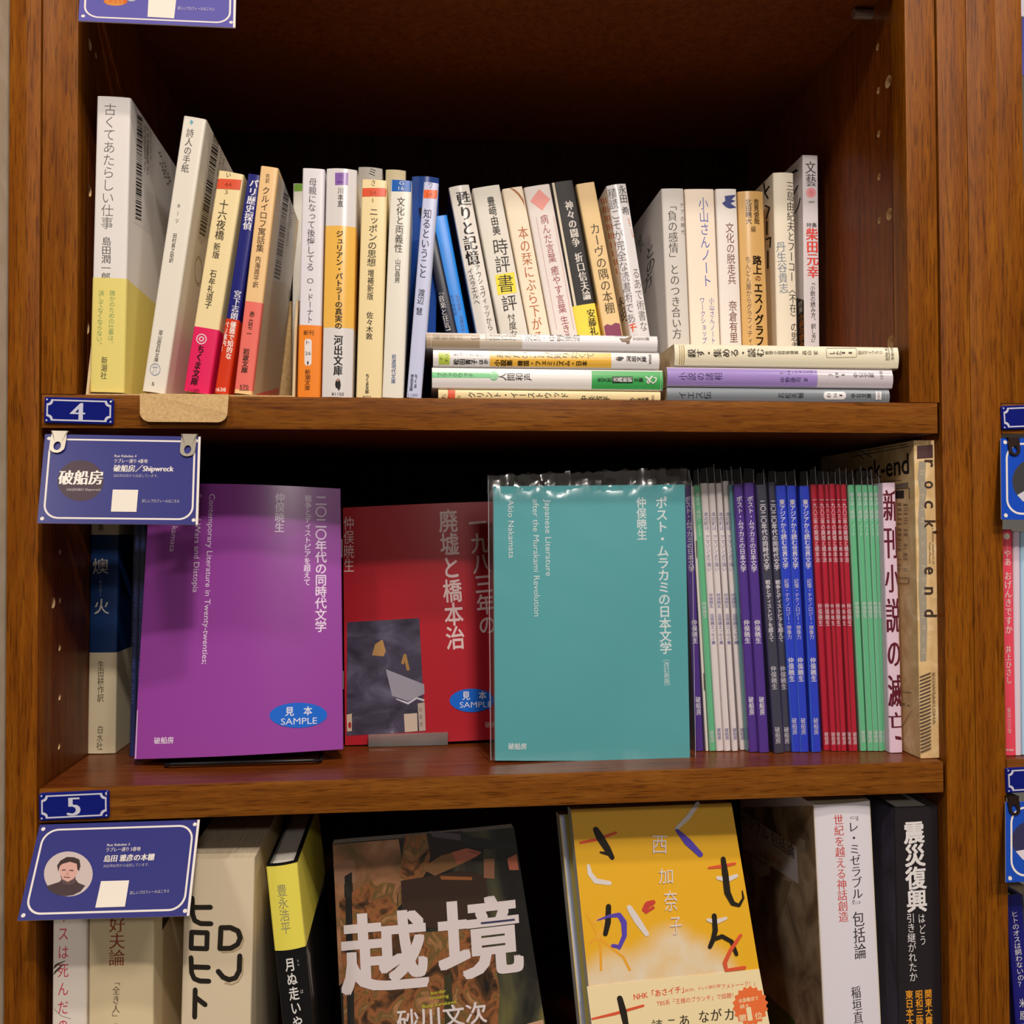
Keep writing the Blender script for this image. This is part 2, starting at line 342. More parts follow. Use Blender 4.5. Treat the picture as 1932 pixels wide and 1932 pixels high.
# ------------------------------------------------------------------ a book standing or lying with its spine to the front
def profile(W, D, r, bulge, n=8, grow=0.):
    """outer path of a cover in (u, y): rear left, round the spine, rear right"""
    P = [(-grow, D)]
    for k in range(5):
        a = math.pi/2*k/4; P.append((r-(r+grow)*math.cos(a), r-(r+grow)*math.sin(a)))
    for k in range(1, n):
        u = r+(W-2*r)*k/n; P.append((u, -grow-bulge*4*((u-r)/(W-2*r))*(1-(u-r)/(W-2*r))))
    for k in range(5):
        a = math.pi/2*(1-k/4); P.append((W-r+(r+grow)*math.cos(a), r-(r+grow)*math.sin(a)))
    P.append((W+grow, D)); return P
class Book:
    def __init__(s, name, label, cat, O, U, V, W, H, D, cover, group=None, hard=False, bulge=None, pages=None, coat=.0, rough=.45, r=None, sleeve=False):
        s.O, s.U, s.V, s.W, s.H, s.D = np.asarray(O, float), nrm(U), nrm(V), W, H, D
        s.coat, s.rough = coat, rough
        r = min(.0013, W*.28) if r is None else r; s.r = r
        bl = (W*.022 if bulge is None else bulge); s.bl = bl
        s.M = cover if not isinstance(cover, tuple) else mat(cover, rough, 'cover', coat)
        s.base = s.O.copy(); s.root = thing(name, label, cat, s.base, group); s.mb = MB(); s.noff = 0
        t = .0022 if hard else .0004
        out = profile(W, D, r, bl); inn = profile(W, D, max(r-t, .0001), bl)
        inn = [(t+(u/W)*(W-2*t), y+t if y < D*.5 else y) for u, y in inn]
        s.outer = out; n = len(out)
        P = [s.pt(u, y, v) for v in (0, H) for (u, y) in out] + [s.pt(u, y, v) for v in (0, H) for (u, y) in inn]
        fs = []; fo = []
        for i in range(n-1):
            fo.append((i, i+1, n+i+1, n+i)); fs.append((2*n+i, 3*n+i, 3*n+i+1, 2*n+i+1))
            fs.append((n+i, n+i+1, 3*n+i+1, 3*n+i)); fs.append((i, 2*n+i, 2*n+i+1, i+1))
        fs += [(0, n, 3*n, 2*n), (n-1, 3*n-1, 4*n-1, 2*n-1)]
        s.mb.add(P, fo, s.M, True); s.mb.add(P, fs, s.M)
        ins = .003 if hard else .0003
        pb = MB(); PM = pages or PAGES
        q = [(t, t), (W-t, t), (W-t, D-ins), (t, D-ins)]
        pv = [s.pt(u, y, v) for v in (ins, H-ins) for u, y in q]
        pb.add(pv, [(0, 3, 2, 1), (4, 5, 6, 7), (0, 1, 5, 4), (1, 2, 6, 5), (2, 3, 7, 6), (3, 0, 4, 7)], PM)
        pb.build('page_block', s.root, s.base)
        if sleeve: s.add_sleeve(sleeve)
    def pt(s, u, y, v): return s.O+s.U*u+AY*y+s.V*v
    def bulge(s, u):
        k = np.clip((u-s.r)/(s.W-2*s.r), 0, 1); b = s.bl*4*k*(1-k)
        e = np.clip(np.maximum(s.r-u, u-(s.W-s.r)), 0, s.r)
        return b-(s.r-np.sqrt(np.maximum(s.r**2-e**2, 0)))
    def spine(s): return Plane(s.O, s.U, s.V, s.bulge, (0, s.W), s.W/14, (0, s.H))
    def right(s): return Plane(s.O+s.U*s.W, AY, s.V, None, (0, s.D), None, (0, s.H))
    def left(s): return Plane(s.O, -AY, s.V, None, (-s.D, 0), None, (0, s.H))
    def wrap(s, x, y0, y1, c, mb=None, off=.00004, closed=False):
        """a printed zone or paper band that runs round the spine, between two photograph heights on the spine"""
        pl = s.spine(); v0, v1 = sorted((pl.px(x[0], y0)[1], pl.px(x[1], y1)[1])) if isinstance(x, tuple) else sorted((pl.px(x, y0)[1], pl.px(x, y1)[1]))
        s.wrapv(max(v0, 0), min(v1, s.H), c, mb, off)
    def wrapv(s, v0, v1, c, mb=None, off=.00004):
        mb = mb or s.mb; M = c if not isinstance(c, tuple) else mat(c, s.rough, 'cover', s.coat)
        P = profile(s.W, s.D, s.r, s.bl, grow=off); n = len(P)
        vs = [s.pt(u, y, v) for v in (v0, v1) for u, y in P]
        mb.add(vs, [(i, i+1, n+i+1, n+i) for i in range(n-1)], M, True)
    def band(s, x, y0, y1, c, items=(), label=None):
        """separate paper band (obi) round the book"""
        mb = MB(); s.wrap(x, y0, y1, c, mb, .00025); draw(mb, s.spine(), items, s.coat, s.rough, off0=.0003)
        o = mb.build('paper_band', s.root, s.base)
        if label: o['label'] = label
        return o
    def on(s, items, off0=.00007): draw(s.mb, s.spine(), items, s.coat, s.rough, off0=off0)
    def on_right(s, items): draw(s.mb, s.right(), items, s.coat, s.rough)
    def on_left(s, items): draw(s.mb, s.left(), items, s.coat, s.rough)
    def add_sleeve(s, up):
        mb = MB(); g = .0005; n = 6; rng = random.Random(int(s.O[0]*1e5)); vs = []; N = n*2+2
        cols = [(-g, s.D*k/n) for k in range(n, -1, -1)]+[(s.W+g, s.D*k/n) for k in range(n+1)]
        cols = [(u, max(y, -g-s.bl)) if y else (u, -g-s.bl) for u, y in cols]
        top = [up*(.75+.5*rng.random()) for _ in cols]; front = up*(.8+.4*rng.random())
        for k in (n, n+1): top[k] = front
        for lv in (0, 1, 2, 3):
            for (u, y), tp in zip(cols, top):
                v = (-.0002, s.H, s.H+tp*.5, s.H+tp)[lv]
                du = 0 if lv < 2 else (s.W/2-u)*(.15*rng.random()+(.05 if lv == 2 else .2))
                vs.append(s.pt(u+du, y+(.0006*rng.random() if lv > 1 else 0), v))
        fs = [(lv*N+i, lv*N+i+1, (lv+1)*N+i+1, (lv+1)*N+i) for lv in range(3) for i in range(N-1)]
        mb.add(vs, fs, FILM, True)
        sm_ = MB(); x_ = s.W*rng.uniform(.7, 1); sm_.tube([s.pt(x_, -g-s.bl-.0001, s.H-.0003), s.pt(x_+rng.uniform(-.0004, .0002), -g-s.bl, s.H+front*rng.uniform(.9, 1.25))], .00013, SEAM, 5)
        sm_.build('sleeve_seam', s.root, s.base)
        mb.build('plastic_sleeve', s.root, s.base)
    def done(s): return s.mb.build('cover', s.root, s.base)
def edge_book(name, label, cat, TL, TR, LP, Y, zb, D, cover, **k):
    """spine given by its two top corners and a lower point of its left edge, on the plane y = Y; stands on z = zb"""
    tl, tr, lp = Fy(*TL, Y), Fy(*TR, Y), Fy(*LP, Y); V = nrm(tl-lp); U = np.array([V[2], 0, -V[0]])
    W = abs((tr-tl)@U); low = min(0., U[2]*W)
    H = (tl[2]+low-zb-.0004)/V[2]
    O = tl-V*H; return Book(name, label, cat, O, U, V, W, H, D, cover, **k)
def lying_book(name, label, x0, x1, ytop, ybot, Y, D, cover, zb=None, **k):
    """book lying flat, head to the left, spine to the front"""
    a, b = Fy(x0, ytop, Y), Fy(x1, ytop, Y); zt = (a[2]+b[2])/2; c = Fy((x0+x1)/2, ybot, Y); z0 = c[2] if zb is None else zb
    return Book(name, label, 'book', (b[0], Y, z0), AZ, -AX, zt-z0-.0003, b[0]-a[0], D, cover, **k), zt
Z4, TH, Z5 = 0., .0203, -.2386; Z6 = -.486; ZC = .2905; DEPTH = .30
K, WHT = (40, 36, 34), (226, 222, 218)
# ================================================================== BOOKCASES AND WALL
mb = MB(); x0 = Fy(10, 900)[0]
mb.box((x0-.5, -.02, -.9), (x0+.0005, .36, .8), speckle('plaster', [(.3, (206, 192, 166)), (.7, (224, 212, 190))], 60, 5, .3, .9))
o = mb.build('wall_left'); o['kind'] = 'structure'
LS0, LS1 = Fy(11, 900)[0]+.0012, Fy(74.5, 900)[0]           # left stile
RS0, RS1, RS2 = Fy(1776.5, 900)[0], Fy(1831.5, 900)[0], Fy(1888, 900)[0]
UL, UR = Fy(147, 300)[0], Fy(1709.5, 300)[0]                # inside faces of the upper compartment
W = .5745
def holed(p0, p1, M, holes, axis_sign, name, parent, base):
    """a side panel with drilled shelf-pin holes: (y, z, radius)"""
    mb = MB(); mb.box(p0, p1, M); o = mb.build(name, None, base)
    cut = MB(); xf = p1[0] if axis_sign > 0 else p0[0]
    for (y, z, r) in holes:
        n = 20; a = [(xf-axis_sign*.0085, y+r*math.cos(t*2*math.pi/n), z+r*math.sin(t*2*math.pi/n)) for t in range(n)]
        b = [(xf+axis_sign*.002, p[1], p[2]) for p in a]
        cut.add(a+b, [list(range(n)), list(range(2*n-1, n-1, -1))]+[(i, i+n, (i+1) % n+n, (i+1) % n) for i in range(n)], RAW)
    c = cut.build('cutter', None, base)
    import bmesh
    for q in (o, c):
        bm = bmesh.new(); bm.from_mesh(q.data); bmesh.ops.recalc_face_normals(bm, faces=bm.faces); bm.to_mesh(q.data); bm.free()
    md = o.modifiers.new('drill', 'BOOLEAN'); md.operation = 'DIFFERENCE'; md.solver = 'EXACT'; md.object = c; md.material_mode = 'TRANSFER'
    me = bpy.data.meshes.new_from_object(o.evaluated_get(bpy.context.evaluated_depsgraph_get()))
    o.modifiers.clear(); o.data = me; o.name = name
    bpy.data.objects.remove(c)
    if parent: o.parent = parent; o.location = (0, 0, 0)
    return o
def hp(px, py, X, r): p = Fx(px, py, X); return (p[1], p[2], r)
base = np.array([LS0, 0, -.5])
case = thing('bookcase', 'tall brown wood-grain bookcase in the middle, filled with three rows of books', 'bookcase', base)
def part(name, p0, p1, M, parent=case, bs=base, bev=.0005):
    mb = MB(); mb.box(p0, p1, M, bev); return mb.build(name, parent, bs)
part('stile', (LS0, -.0015, -.62), (LS1, .02, .36), WOOD_V)
part('stile', (RS0, -.0015, -.62), (RS1-.0002, .02, .36), WOOD_V)
part('filler_strip', (Fy(80, 300)[0], -.0004, .0004), (UL, .0185, .36), WOOD_V)
part('filler_strip', (UR, -.0004, .0004), (Fy(1763.5, 100)[0], .0185, .36), WOOD_V)
big = .0042; sm = .0023
hl = [hp(169, 84, UL, .0036), hp(169, 360, UL, .0036), hp(164, 617, UL, .0044), hp(181, 105, UL, .0018)]
hr = [hp(1656, 89, UR, sm), hp(1657.5, 171, UR, sm), hp(1658, 253, UR, sm), hp(1658.5, 334, UR, sm), hp(1659, 416, UR, sm), hp(1676, 154, UR, big), hp(1678, 404, UR, big), hp(1681, 646, UR, .0048)]
holed((UL-.018, .019, .0004), (UL, DEPTH, .36), WOOD_IN, hl, 1, 'side_panel', case, base)
holed((UR, .019, .0004), (UR+.018, DEPTH, .36), WOOD_IN, hr, -1, 'side_panel', case, base)
LX = LS1; hl2 = [hp(113, 1042, LX, .0019), hp(112.5, 1133, LX, .0019), hp(112, 1222, LX, .0021), hp(112, 1315, LX, .0021), hp(111, 1408, LX, .0021), hp(100, 1137, LX, .0036)]
holed((LX-.018, .0205, -.62), (LX, DEPTH, -.0006-TH+TH), WOOD_IN, hl2, 1, 'side_panel', case, base)
part('side_panel', (RS0, .0205, -.62), (RS0+.018, DEPTH, -.0006), WOOD_IN)
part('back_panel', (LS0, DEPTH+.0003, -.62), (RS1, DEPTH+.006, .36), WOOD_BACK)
def shelf(z, x0, x1, y1=DEPTH, parent=case, bs=base):
    part('shelf_board', (x0, .0009, z-TH), (x1, y1, z), WOOD_TOP, parent, bs, 0)
    mb = MB(); mb.box((x0, -.0012, z-TH), (x1, .0007, z), WOOD_H, .0004); mb.build('edge_strip', parent, bs)
shelf(Z4, .0006, W-.0006); shelf(Z5, .0004, W+.0002)
shelf(Z6, .0006, W)
part('shelf_board', (UL+.0004, .001, ZC), (UR-.0004, DEPTH, ZC+TH), WOOD_IN, bev=0)
mb = MB(); p = Fx(1640, 8, UR)     # metal shelf pin
mb.tube([(UR-.0002, .045, ZC-.004), (UR-.014, .045, ZC-.004)], .0035, mat((190, 186, 180), .3, 'metal'), 14); mb.build('shelf_pin', case, base)
# neighbour on the right
base2 = np.array([RS1, 0, -.5])
case2 = thing('bookcase', 'neighbouring brown wood-grain bookcase cut off by the right edge of the photo', 'bookcase', base2)
NX = RS2+.0006; NE = RS2+.10
part('stile', (RS1+.0001, -.0015, -.62), (RS2, .02, .36), WOOD_V, case2, base2)
part('filler_strip', (RS2+.0003, -.0004, .0004), (Fy(1927, 60)[0], .0185, .36), WOOD_V, case2, base2)
part('side_panel', (RS1+.0004, .0205, -.62), (RS2, DEPTH, .36), WOOD_IN, case2, base2)
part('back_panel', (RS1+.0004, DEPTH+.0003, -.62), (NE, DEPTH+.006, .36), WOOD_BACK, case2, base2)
for z in (Z4, Z5, Z6): shelf(z, NX, NE, DEPTH, case2, base2)
part('side_panel', (Fy(1927, 60)[0]-.018, .019, .0004), (Fy(1927, 60)[0], DEPTH, .36), WOOD_IN, case2, base2)

# ================================================================== ENAMEL NUMBER PLATES
NAVY, SILV = (18, 28, 120), (206, 206, 222)
def plate(q, digit, dp, label, Y=-.0031):
    """q: TL TR BR BL of the plate in the photograph; digit drawn at dp"""
    P = [Fy(*c, Y) for c in q]; pl = Plane(P[3], P[2]-P[3], P[0]-P[3]); base = P[3].copy()
    t = thing('number_plate', label, 'sign', base, 'blue enamel number plates')
    mb = MB(); M = mat(NAVY, .16, 'card', .6); uv = [pl.px(*c) for c in q]; w = np.linalg.norm(uv[2]-uv[3]); h = np.linalg.norm(uv[0]-uv[3])
    def rr(a, r, n=5):
        o = []
        for cx, cy, s0 in ((w-a-r, a+r, -90), (w-a-r, h-a-r, 0), (a+r, h-a-r, 90), (a+r, a+r, 180)):
            for k in range(n+1):
                g = math.radians(s0+90*k/n); o.append((cx+r*math.cos(g), cy+r*math.sin(g)))
        return np.array(o)
    o1, o2 = rr(0, .0012), rr(.0005, .0012); n = len(o1)
    A = pl.P(o1, -.0016); B = pl.P(o1, -.0004); C2 = pl.P(o2, 0)
    mb.add(np.vstack([A, B, C2]), [list(range(n-1, -1, -1)), list(range(2*n, 3*n))]+[(k*n+i, k*n+(i+1) % n, (k+1)*n+(i+1) % n, (k+1)*n+i) for k in (0, 1) for i in range(n)], M, False)
    # raised white border with concave corners
    def notch(a, c, rad):
        o = []
        for (cx, cy, s0) in ((w-a, a, 180), (w-a, h-a, 270), (a, h-a, 0), (a, a, 90)):
            for k in range(5):
                g = math.radians(s0-90*k/4); o.append((cx+c*math.cos(g)*1, cy+c*math.sin(g)))
        return np.array(o)
    i1, i2 = notch(.0014, .0026, 0), notch(.0023, .0029, 0); n = len(i1); WM = mat(SILV, .25, 'card', .4)
    mb.add(np.vstack([pl.P(i1, .00012), pl.P(i2, .00012)]), [(i, (i+1) % n, (i+1) % n+n, i+n) for i in range(n)], WM)
    for cx in (.0016, w-.0016):
        for cy in (.0016, h-.0016):
            c = np.array([(cx+.00055*math.cos(k*.5236), cy+.00055*math.sin(k*.5236)) for k in range(12)]); mb.add(pl.P(c, .0001), [list(range(12))], WM)
    if digit:
        for qq, (v, f) in enumerate(cell(digit, 'D')):
            c = pl.px(*dp); s = h*.70/.8; mb.add(pl.P(np.stack([c[0]+v[:, 0]*s*1.15, c[1]+v[:, 1]*s], 1), .0001+qq*7e-6), f, WM)
    mb.build('plate', t, base)
    pm = MB(); c = pl.px(q[1][0]-6, q[1][1]+6)
    ring = [(c[0]+.0007*math.cos(k*.7854), c[1]+.0007*math.sin(k*.7854)) for k in range(8)]
    v = np.vstack([pl.P(np.array(ring), .0001), pl.P(c[None], .0005)]); pm.add(v, [(k, (k+1) % 8, 8) for k in range(8)], mat((200, 196, 190), .25, 'metal'), True)
    pm.build('pin_head', t, base)
plate([(82, 748.5), (214.5, 753), (213.5, 801), (82.5, 797.5)], '4', (146.5, 776), 'blue enamel plate with a white 4 on the shelf edge')
plate([(74.7, 1497), (206.3, 1493.5), (206, 1543), (73.6, 1549.5)], '5', (139, 1521), 'blue enamel plate with a white 5 on the lower shelf edge')
plate([(1890.5, 766), (2010, 764), (2010, 806), (1891.5, 811)], '', (0, 0), 'blue plate on the upper shelf edge of the right bookcase')
plate([(1899, 1449.5), (2020, 1444), (2021, 1490), (1899.5, 1497)], '', (0, 0), 'blue plate on the lower shelf edge of the right bookcase')

# ================================================================== SHOP CARDS
CARD = (50, 51, 122); CW = (228, 220, 214)
def card(label, q, Y0, Y1, items, clips=(), col=CARD, edge=True, clipcol=(150, 142, 128), clipY=None):
    """q: TL TR BR BL pixels; Y0/Y1: depth of its top and bottom edge (it swings forward)"""
    TL, TR, BR, BL = Fy(*q[0], Y0), Fy(*q[1], Y0), Fy(*q[2], Y1), Fy(*q[3], Y1)
    pl = Plane(BL, BR-BL, TL-BL); uv = np.array([pl.px(*p) for p in (q[3], q[2], q[1], q[0])]); base = BL.copy()
    t = thing('shop_card', label, 'card', base, 'blue shop cards under the shelves')
    mb = MB(); M = mat(col, .32, 'card', .35)
    f = pl.P(uv, 0); mb.slab(list(f), pl.N*-.0007, M, mat((214, 206, 200), .6))
    w = np.linalg.norm(uv[1]-uv[0]); h = np.linalg.norm(uv[3]-uv[0])
    # white line with rounded corners, drawn in the card's own corner coordinates
    def at(a, b): return (uv[0]*(1-a)+uv[1]*a)*(1-b)+(uv[3]*(1-a)+uv[2]*a)*b
    def loop(ins, rad):
        o = []; ax, ay = ins/w, ins/h
        for cx, cy, s0 in ((w-ins-rad, ins+rad, -90), (w-ins-rad, h-ins-rad, 0), (ins+rad, h-ins-rad, 90), (ins+rad, ins+rad, 180)):
            for k in range(9):
                g = math.radians(s0+90*k/8); o.append(at((cx+rad*math.cos(g))/w, (cy+rad*math.sin(g))/h))
        return np.array(o)
    a, b = loop(w*.031, w*.095), loop(w*.043, w*.084); n = len(a); WM = mat(CW, .4, 'card', .3)
    mb.add(np.vstack([pl.P(a, .00006), pl.P(b, .00006)]), [(i, (i+1) % n, (i+1) % n+n, i+n) for i in range(n)], WM)
    for ca in (.028, .972):
        for cb in (.05, .95):
            c = at(ca, cb); r = w*.0125; mb.add(pl.P(np.array([(c[0]+r*math.cos(k*.4488), c[1]+r*math.sin(k*.4488)) for k in range(14)]), .00006), [list(range(14))], WM)
    if edge:
        e = np.array([at(.985, 0), at(1, 0), at(1, 1), at(.985, 1)]); mb.add(pl.P(e, .00003), [(0, 1, 2, 3)], WM)
    draw(mb, pl, items, .3, .4, 'card')
    mb.build('printed_sheet', t, base)
    for (cx, cy, cw, chh) in clips:       # flat metal tab with an oval hole
        cm = MB(); CM = mat(clipcol, .32, 'metal'); n = 24
        cpl = Plane(pl.O, pl.U, pl.V); tl, tr = cpl.px(cx-cw/2, cy), cpl.px(cx+cw/2, cy); hgt = np.linalg.norm(cpl.px(cx, cy)-cpl.px(cx, cy+chh)); ww = np.linalg.norm(tr-tl)
        c = (tl+tr)/2; outp = []; inp = []; hr_ = ww*.21; cyh = -hgt+ww*.40
        for k in range(n):
            g = math.radians(-90+360*k/n); dx, dy = math.cos(g), math.sin(g)
            if dy > .02:      # upper half runs up the tab
                outp.append((np.sign(dx)*ww*(.5 if abs(dx) > .02 else 0)*min(1, 1) if dy > .5 else dx*ww*.47, 0 if dy > .5 else cyh+(-cyh)*(dy/.5)))
            else: outp.append((dx*ww*.44, cyh+dy*ww*.40))
            inp.append((dx*hr_, cyh+dy*hr_*1.35+hr_*.25))
        O_ = np.array(outp)+c; I_ = np.array(inp)+c; z1, z0 = .0013, .0006
        V_ = np.vstack([cpl.P(O_, z1), cpl.P(I_, z1), cpl.P(O_, z0), cpl.P(I_, z0)])
        fs = []
        for i in range(n):
            j = (i+1) % n; fs += [(i, j, n+j, n+i), (2*n+i, 3*n+i, 3*n+j, 2*n+j), (i, 2*n+i, 2*n+j, j), (n+i, n+j, 3*n+j, 3*n+i)]
        cm.add(V_, fs, CM)
        # strap back to the underside of the shelf
        p1, p2 = cpl.P(tl[None]+np.array([[ww*.02, 0]]), z1)[0], cpl.P(tr[None]-np.array([[ww*.02, 0]]), z1)[0]
        b1, b2 = p1+np.array([0, .016, 0]), p2+np.array([0, .016, 0])
        cm.slab([p1, p2, b2, b1], np.array([0, 0, -.0006]), CM)
        cm.build('metal_clip', t, base)
    return t
card('blue shop card with a dark round logo, clipped under the shelf edge numbered 4', [(85, 819), (378.5, 824), (373.5, 990), (70, 987)], -.0035, -.024, [
    ('c', 152, 907, 43.5, 38.5, (74, 56, 66)),
    ('h', '破船房', 110, 912, 192, 912, 29, (240, 232, 222), 'M'), ('h', 'HASENBO Shipwreck', 126, 926, 190, 926, 6.5, (190, 180, 180), 'm'),
    ('h', 'Rue Rabelais 4', 216, 862.5, 257, 863, 6.5, CW, 'm'), ('h', 'ラブレー通り 4番地', 215, 873, 278, 873.5, 8.5, CW, 'm'),
    ('h', '破船房／Shipwreck', 214, 889, 327, 889.5, 14, CW, 'M'), ('h', '2022年02月から出店しています。', 214, 900, 298, 900.5, 6.5, (200, 195, 205), 'l'),
    ('q', [(213, 924), (261, 924.5), (257.5, 966), (209.5, 965.5)], (232, 222, 210)), ('h', '詳しいプロフィールはこちら', 268, 948, 338, 948.5, 7, CW, 'l')],
    [(114, 814.5, 33, 41), (358, 820.5, 32, 42)])
SKIN, HAIR, COATC = (206, 160, 148), (58, 40, 36), (66, 50, 52)
card('blue shop card with a round portrait photo of a dark-haired man in a turtleneck', [(75, 1556), (377, 1546.5), (357, 1728), (32.5, 1737)], -.004, -.040, [
    ('c', 129, 1649, 46, 42.5, (196, 180, 176)),
    ('q', [(87, 1672), (112, 1664), (120, 1656), (142, 1658), (148, 1666), (161, 1671), (152, 1682), (138, 1689), (124, 1691), (106, 1688), (94, 1681)], COATC),
    ('q', [(114, 1652), (142, 1650), (143, 1664), (132, 1670), (118, 1668)], (88, 66, 66)),
    ('q', [(112, 1628), (122, 1622), (140, 1623), (147, 1632), (146, 1647), (139, 1658), (128, 1664), (118, 1659), (112, 1645)], SKIN),
    ('q', [(110, 1645), (108, 1633), (114, 1624), (126, 1617), (140, 1617.5), (150, 1622), (152, 1634), (149, 1644), (146, 1640), (145, 1630), (132, 1626), (118, 1630), (113, 1634)], HAIR),
    ('q', [(117, 1641), (124, 1640.5), (124, 1642.5), (117, 1643)], HAIR), ('q', [(131, 1641), (139, 1642), (138.5, 1644), (131, 1643)], HAIR),
    ('q', [(126, 1644), (128.5, 1644), (130, 1651.5), (125, 1651.5)], (190, 140, 128)), ('q', [(120, 1654), (133, 1655), (132, 1657), (120.5, 1656)], (120, 84, 80)),
    ('h', 'Rue Rabelais 5', 202, 1597, 245, 1595.5, 6.5, CW, 'm'), ('h', 'ラブレー通り 5番地', 200, 1607, 264.5, 1605, 8.5, CW, 'm'),
    ('h', '島田 雅彦の本棚', 196, 1626, 290, 1622.5, 14, CW, 'M'), ('h', '2022年02月から出店しています。', 195, 1637, 281, 1634, 6.5, (200, 195, 205), 'l'),
    ('q', [(191, 1663), (244, 1661.5), (236, 1711), (180, 1713)], (232, 222, 210)), ('h', '詳しいプロフィールはこちら', 245, 1688, 319, 1684, 7, CW, 'l')])
card('blue shop card with an orange badge at the top left corner of the photo', [(156, -135), (448, -128), (444, 52), (148, 39)], -.003, -.030, [
    ('c', 218, 2, 22, 9, (206, 136, 70)), ('h', 'とおざら屋', 196, 5, 240, 6, 9, (214, 96, 40), 'b'), ('c', 248, -2, 9, 5, (176, 176, 186)),
    ('q', [(281, -16), (334, -14), (328.5, 35), (278.5, 32)], (232, 222, 210)), ('h', '詳しいプロフィールはこちら', 335, 18, 404, 20.5, 7, CW, 'l')], col=(98, 92, 166))
BRB = (20, 72, 186)
card('bright blue shop card with a round dark photo hanging in the right bookcase', [(1888, 827), (2180, 822), (2180, 985), (1889.5, 980)], -.0035, -.012, [
    ('c', 1950, 908, 40, 42, (60, 58, 62)), ('q', [(1919, 934), (1935, 925), (1965, 930), (1970, 944), (1930, 946)], (200, 196, 206))],
    [(1910, 826, 24, 34)], col=BRB, edge=False, clipcol=(70, 52, 48))
card('blue shop card under the plate at the lower right edge of the photo', [(1897, 1513), (2190, 1505), (2185, 1655), (1897.5, 1665)], -.0035, -.014, [
    ('c', 1945, 1585, 36, 36, (52, 48, 84)), ('q', [(1916, 1606), (1938, 1602), (1960, 1620), (1930, 1622)], (216, 206, 214))],
    [(1909, 1502, 24, 36)], col=(28, 74, 178), edge=False, clipcol=(70, 52, 48))
card('blue card edge peeking in beside the wood at the top right corner', [(1928.5, 33), (2200, 38), (2200, 145), (1928.5, 142)], .02, .012, [], col=(44, 48, 150), edge=False)
card('pale card edge at the top right corner above the blue one', [(1926, -80), (2200, -76), (2200, 30), (1926, 31)], .024, .02, [], col=(190, 186, 200), edge=False)

# ================================================================== UPPER ROW: BOOKS
BK = 'books standing in the upper compartment'
def eb(name, label, TL, TR, LP, Y, D, cover, group=None, zb=Z4, **k):
    return edge_book(name, label, 'book', TL, TR, LP, Y, zb, D, cover, group=group, **k)
G1 = 'paperbacks standing in the cardboard tray'; G2 = 'paperbacks standing at the front of the upper shelf'; G3 = 'books of the back row of the upper shelf'
zt = .0012
b = eb('book', 'tall white book with a pale yellow band, leftmost in the cardboard tray', (183, 181), (247, 183), (169.5, 739), .004, .128, (232, 226, 222), G1, zt+.0006, hard=True, coat=.1, bulge=.0004)
INK = (74, 68, 64)
b.on([('v', '古くてあたらしい仕事', 208.5, 195, 202, 433, 25, (96, 90, 86), 'l'), ('v', '島田潤一郎', 201.5, 447, 200, 531, 19, (96, 90, 86), 'm')])
b.on_right([('q', [(257, 212), (290, 236), (289, 445), (253, 420)], (236, 232, 230)), ('bars', [(258.7, 216), (268.6, 223), (266.6, 418), (255.4, 413.5)]),
            ('line', 274, 235, 273, 325, 3, INK), ('line', 279, 240, 278, 330, 3, INK), ('line', 284, 246, 284, 300, 2, (150, 146, 140)), ('line', 300, 285, 322, 345, 5, (150, 140, 124)), ('line', 302, 305, 318, 350, 5, (150, 140, 124))])
GR = (128, 160, 96)
b.band(200, 524.5, 760, (232, 214, 122), [('v', '誰かのための仕事は、', 213, 548, 209, 654, 11.5, GR, 's'), ('v', '決してなくならない。', 192, 548, 187, 656, 11.5, GR, 's'), ('v', '新潮社', 198, 673, 196, 716, 12.5, (84, 84, 60), 'm')], label='pale yellow paper band')
# printing of the band on the side cover
b.on_right([('line', 253, 563, 240, 728, 3.4, (110, 104, 60)), ('line', 260, 563, 250, 722, 3.4, (110, 104, 60)), ('line', 268, 572, 258, 720, 3, (110, 104, 60)), ('line', 277, 580, 266, 700, 3, (110, 104, 60))])
b.done()
b = eb('book', 'glossy cream paperback leaning right with a tiny blue diamond on its spine', (346.5, 218), (390.5, 220), (267.5, 741), .004, .105, (236, 228, 214), G1, zt, coat=.45, rough=.3)
BLS = (150, 165, 190)
b.on([('q', [(361.5, 226), (365.5, 231), (361, 236), (358, 231)], (120, 176, 196)), ('v', '詩人の手紙', 360, 243, 348.5, 326, 15, (92, 88, 84), 'm'), ('v', 'キーツ', 338.5, 382, 333, 424, 7.5, INK), ('v', '田村英之助訳', 331, 440, 322.5, 496, 8, INK, 'm'),
      ('v', '冨山房百科文庫', 304.5, 623, 294.5, 683, 8.5, INK, 'm'), ('c', 293, 697, 10, 11.5, BLS, .88), ('v', '亣', 293, 688, 292.5, 706, 12, BLS, 'l'), ('h', '5', 286.5, 727, 291, 727.5, 9, INK, 'm')])
b.on_right([('q', [(397, 245), (447, 290), (438, 395), (380, 462), (373, 450)], (240, 234, 226)), ('bars', [(403, 250), (415, 260), (386.5, 448), (375.5, 441)]), ('line', 420, 268, 408, 360, 4, INK), ('line', 426, 274, 416, 340, 3, INK), ('line', 431, 280, 424, 326, 3, (140, 134, 124)),
            ('c', 374, 510, 7, 27, (196, 180, 150), .9)])
b.done()
CR = (244, 222, 168)
b = eb('book', 'cream paperback with red number label on top and bright pink bottom label', (413, 321), (461, 325), (345.5, 742), .004, .105, CR, G1, zt, coat=.3, rough=.35)
b.wrap(395, 620, 762, (232, 34, 96))
